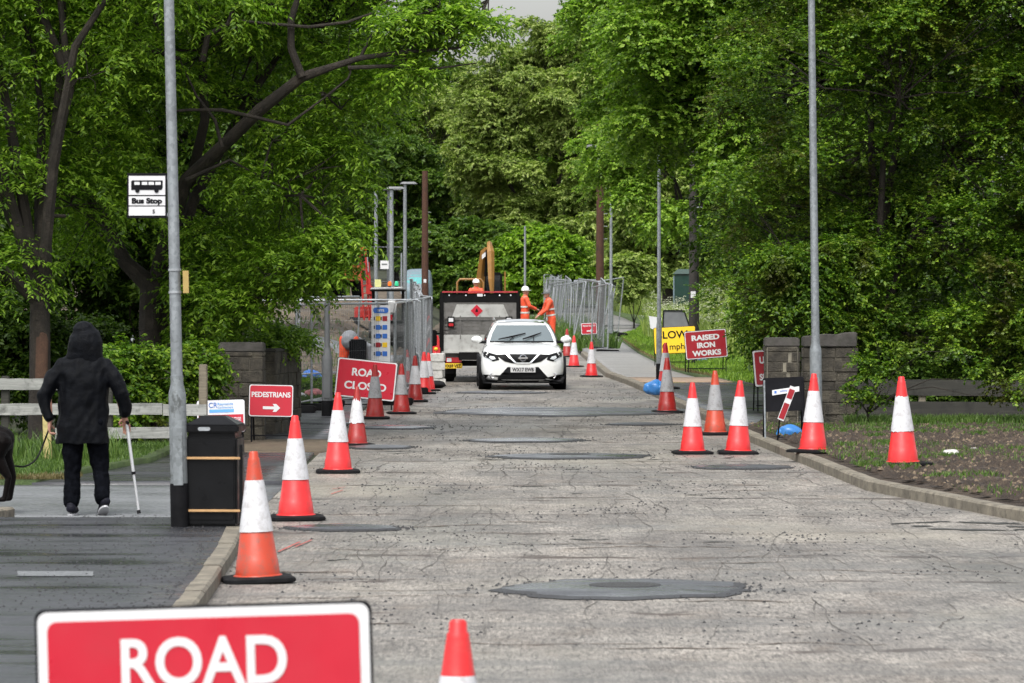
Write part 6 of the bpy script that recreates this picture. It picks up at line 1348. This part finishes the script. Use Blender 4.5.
def box(x0, x1, y0, y1, f=2.0, thr=-3, s0=0):
    def r(rg, n):
        x = rg.uniform(x0, x1, n); y = rg.uniform(y0, y1, n); k = cl(x, y, f, s0, thr, rg); return x[k], y[k]
    return r
def lawn_region(rg, n):
    x = rg.uniform(-9.5, -4.4, n); y = rg.uniform(50.8, 60.8, n); k = x < np.interp(y, [50.6, 56, 61], [-5.5, -4.6, -4.55]); return x[k], y[k]
blades('grass', 42000, lawn_region, .085, .012, 'grass', 1, lambda x, y: .045 + 0 * x, 'short bright grass in front of the white timber fence')
def weed_region(rg, n):
    x = rg.uniform(-9.5, -4.9, n); y = 57.2 - rg.random(n) ** 1.5 * 2.5; k = cl(x, y, 2.3, 2, .2, rg); return x[k], y[k]
blades('tall_grass', 9000, weed_region, .36, .014, 'grass', 2, lambda x, y: .05 + 0 * x, 'long seeding grass along the foot of the white timber fence', .6)
blades('dry_grass', 5000, lambda rg, n: (rg.uniform(-9, -4.9, n), 50.75 + rg.random(n) ** 2 * .8), .06, .012, 'straw', 3, lambda x, y: .04 + 0 * x, 'dry yellow grass rim along the flagstones')
def ear(rg, n):
    y = rg.uniform(38.5, 43.3, n); x = rg.uniform(-8, -4.9, n); k = (x < np.interp(y, [38, 41, 42.8], [-6.7, -5.3, -5.0])) & cl(x, y, 3, 1, .3, rg); return x[k], y[k]
blades('grass', 6000, ear, .06, .01, 'grass', 4, lambda x, y: KH + .02 + 0 * x, 'sparse grass on the bare earth beside the dog')
def vr(rg, n):
    m = 420; cy = rg.uniform(36, 66, m); cx = np.interp(cy, *zip(*KR)) + .3 + rg.random(m) * 9; keep = rg.random(m) < .30 + .5 * (cy > 60.5); cy, cx = cy[keep], cx[keep]
    k = rg.integers(0, len(cx), n); sp = rg.uniform(.08, .38, len(cx))[k]; x = cx[k] + rg.normal(0, 1, n) * sp; y = cy[k] + rg.normal(0, 1.6, n) * sp
    ok = (x > np.interp(y, *zip(*KR)) + .2) & (x / y * F + CX < 1200) & (y < 66.2); return x[ok], y[ok]
def vr_old(rg, n):
    y = rg.uniform(36, 66.2, n); x0 = np.interp(y, *zip(*KR)) + .22; x = x0 + rg.random(n) * 9
    v = np.sin(x * 1.7 + 2 * np.sin(y * .5)) + np.sin(y * .9 + np.sin(x * 2.2)) + rg.normal(0, .5, n) + (y - 55) * .10; k = (v > .35) & (x / y * F + CX < 1200); return x[k], y[k]
blades('grass', 42000, vr, .06, .012, 'grass', 5, lambda x, y: KH + .045 + 0 * x, 'patchy grass growing through the muddy right verge')
blades('tall_grass', 12000, lambda rg, n: (rg.uniform(4.9, 12, n), rg.uniform(65.2, 66.6, n)), .12, .014, 'grass', 6, lambda x, y: KH + .05 + 0 * x, 'longer grass along the foot of the grey fence and pillars')
def bank(rg, n):
    y = 73 + rg.random(n) ** 1.4 * 120; xl = np.interp(y, [72, 80, 92, 96.5, 103, 125, 148, 156, 170, 190, 212], [6.2, 5.3, 4.6, 4.35, 3.8, 3.6, 3.66, 3.7, 4.7, 5.5, 5.4]); x = xl + rg.random(n) ** 1.3 * 7; return x, y
blades('grass', 120000, bank, .10, .022, 'leaf_syc', 7, lambda x, y: gh(x, y) + KH, 'mown grass bank beside the right pavement')
blades('dry_grass', 8000, lambda rg, n: (lambda y: (np.interp(y, [96.5, 103, 125, 148], [4.32, 3.74, 3.56, 3.62]) + rg.random(n) ** 2 * .4, y))(rg.uniform(96.6, 148, n)), .06, .02, 'straw', 8, lambda x, y: KH + .01 + 0 * x, 'dry yellow grass rim along the right pavement')
def tallbank(rg, n):
    y = rg.uniform(118, 235, n); xl = np.interp(y, [118, 148, 156, 170, 190, 212, 235], [5.4, 4.6, 4.5, 5.6, 6.2, 6.2, 4.6]); x = xl + rg.random(n) * 8; return x, y
blades('tall_grass', 70000, tallbank, .85, .05, 'leaf_pale', 9, lambda x, y: gh(x, y) + KH, 'waist high weeds and long grass on the right bank', .5)
blades('tall_grass', 22000, box(-1.0, 3.2, 132, 200, 1.2, .2), .45, .05, 'grass', 12, lambda x, y: gh(x, y) + .02, 'weeds behind the orange workers at the foot of the leaning fence', .6)
blades('tall_grass', 9000, box(-16, -3.3, 90, 135, .9, 1.1), .22, .03, 'grass', 13, lambda x, y: gh(x, y) + .02, 'weeds on the brown earth behind the left fence', .6)
blades('grass', 8000, box(-4.3, -3.4, 77, 92), .14, .02, 'grass', 14, lambda x, y: .01 + 0 * x, 'rough grass strip behind the left mesh fence')
# white umbels on the bank
def umbels(name, n, region, zf, r, seed, label):
    rg = np.random.default_rng(seed); x, y = region(rg, n); n = len(x); z = zf(x, y) + rg.uniform(.55, 1.15, n); K = 9
    off = rg.normal(0, .06, (n, K, 3)) * [1, 1, .25]; c = np.stack([x, y, z], -1)[:, None] + off; a = rg.uniform(0, 6.28, (n, K, 1)); tri = np.array([0, 2.1, 4.2])
    V = c[:, :, None] + r * np.stack([np.cos(a + tri), np.sin(a + tri), rg.uniform(-.6, .6, (n, K, 3))], -1)
    return tag(npmesh(name, V.reshape(-1, 3), np.arange(n * K * 3).reshape(-1, 3), M_['parsley']), label, 'wild flowers', kind='stuff')
umbels('cow_parsley', 6000, tallbank, lambda x, y: gh(x, y) + KH,  .028, 1, 'white cow parsley flowers over the right bank')
# clods and dead leaves on the mud
def vmud(rg, n):
    y = rg.uniform(38, 66, n); x = np.interp(y, *zip(*KR)) + .25 + rg.random(n) * 8; k = x / y * F + CX < 1100; return x[k], y[k]
pebbles('soil_clods', 15000, vmud, .015, .075, M_['mud'], 5, lambda x, y: KH + .035 + 0 * x, 'dark clods of soil and dead leaves on the right verge', 'soil clods')
pebbles('soil_clods', 900, lambda rg, n: (rg.uniform(-8, -5.2, n), rg.uniform(38, 43, n)), .012, .035, M_['mud'], 6, lambda x, y: KH + .02 + 0 * x, 'clods on the bare earth beside the dog', 'soil clods')
pebbles('leaf_litter', 6000, vmud, .01, .035, plain('dead_leaf', (.13, .095, .06), .8, .4, 30), 7, lambda x, y: KH + .05 + 0 * x, 'scattered brown dead leaves on the right verge', 'dead leaves')
pebbles('rubble', 2600, lambda rg, n: (rg.uniform(-14, -3.3, n), rg.uniform(94, 170, n)), .03, .12, M_['soil'], 8, lambda x, y: gh(x, y) + .02, 'broken stones over the brown earth behind the left fence', 'rubble')
# ------------------------------------------------------------------ damp air
if HAZE:
    hz = MB().box((0, 340, 19), (340, 780, 46)).build('haze'); hz['kind'] = 'stuff'; hz['label'] = 'thin damp air over the whole road'; hz['category'] = 'haze'
    m = bpy.data.materials.new('haze'); m.use_nodes = True; t = m.node_tree; t.nodes.clear(); o = t.nodes.new('ShaderNodeOutputMaterial'); v = t.nodes.new('ShaderNodeVolumePrincipled')
    v.inputs['Density'].default_value = HAZE; v.inputs['Color'].default_value = (.9, .93, .95, 1); t.links.new(v.outputs[0], o.inputs['Volume']); hz.data.materials.append(m)
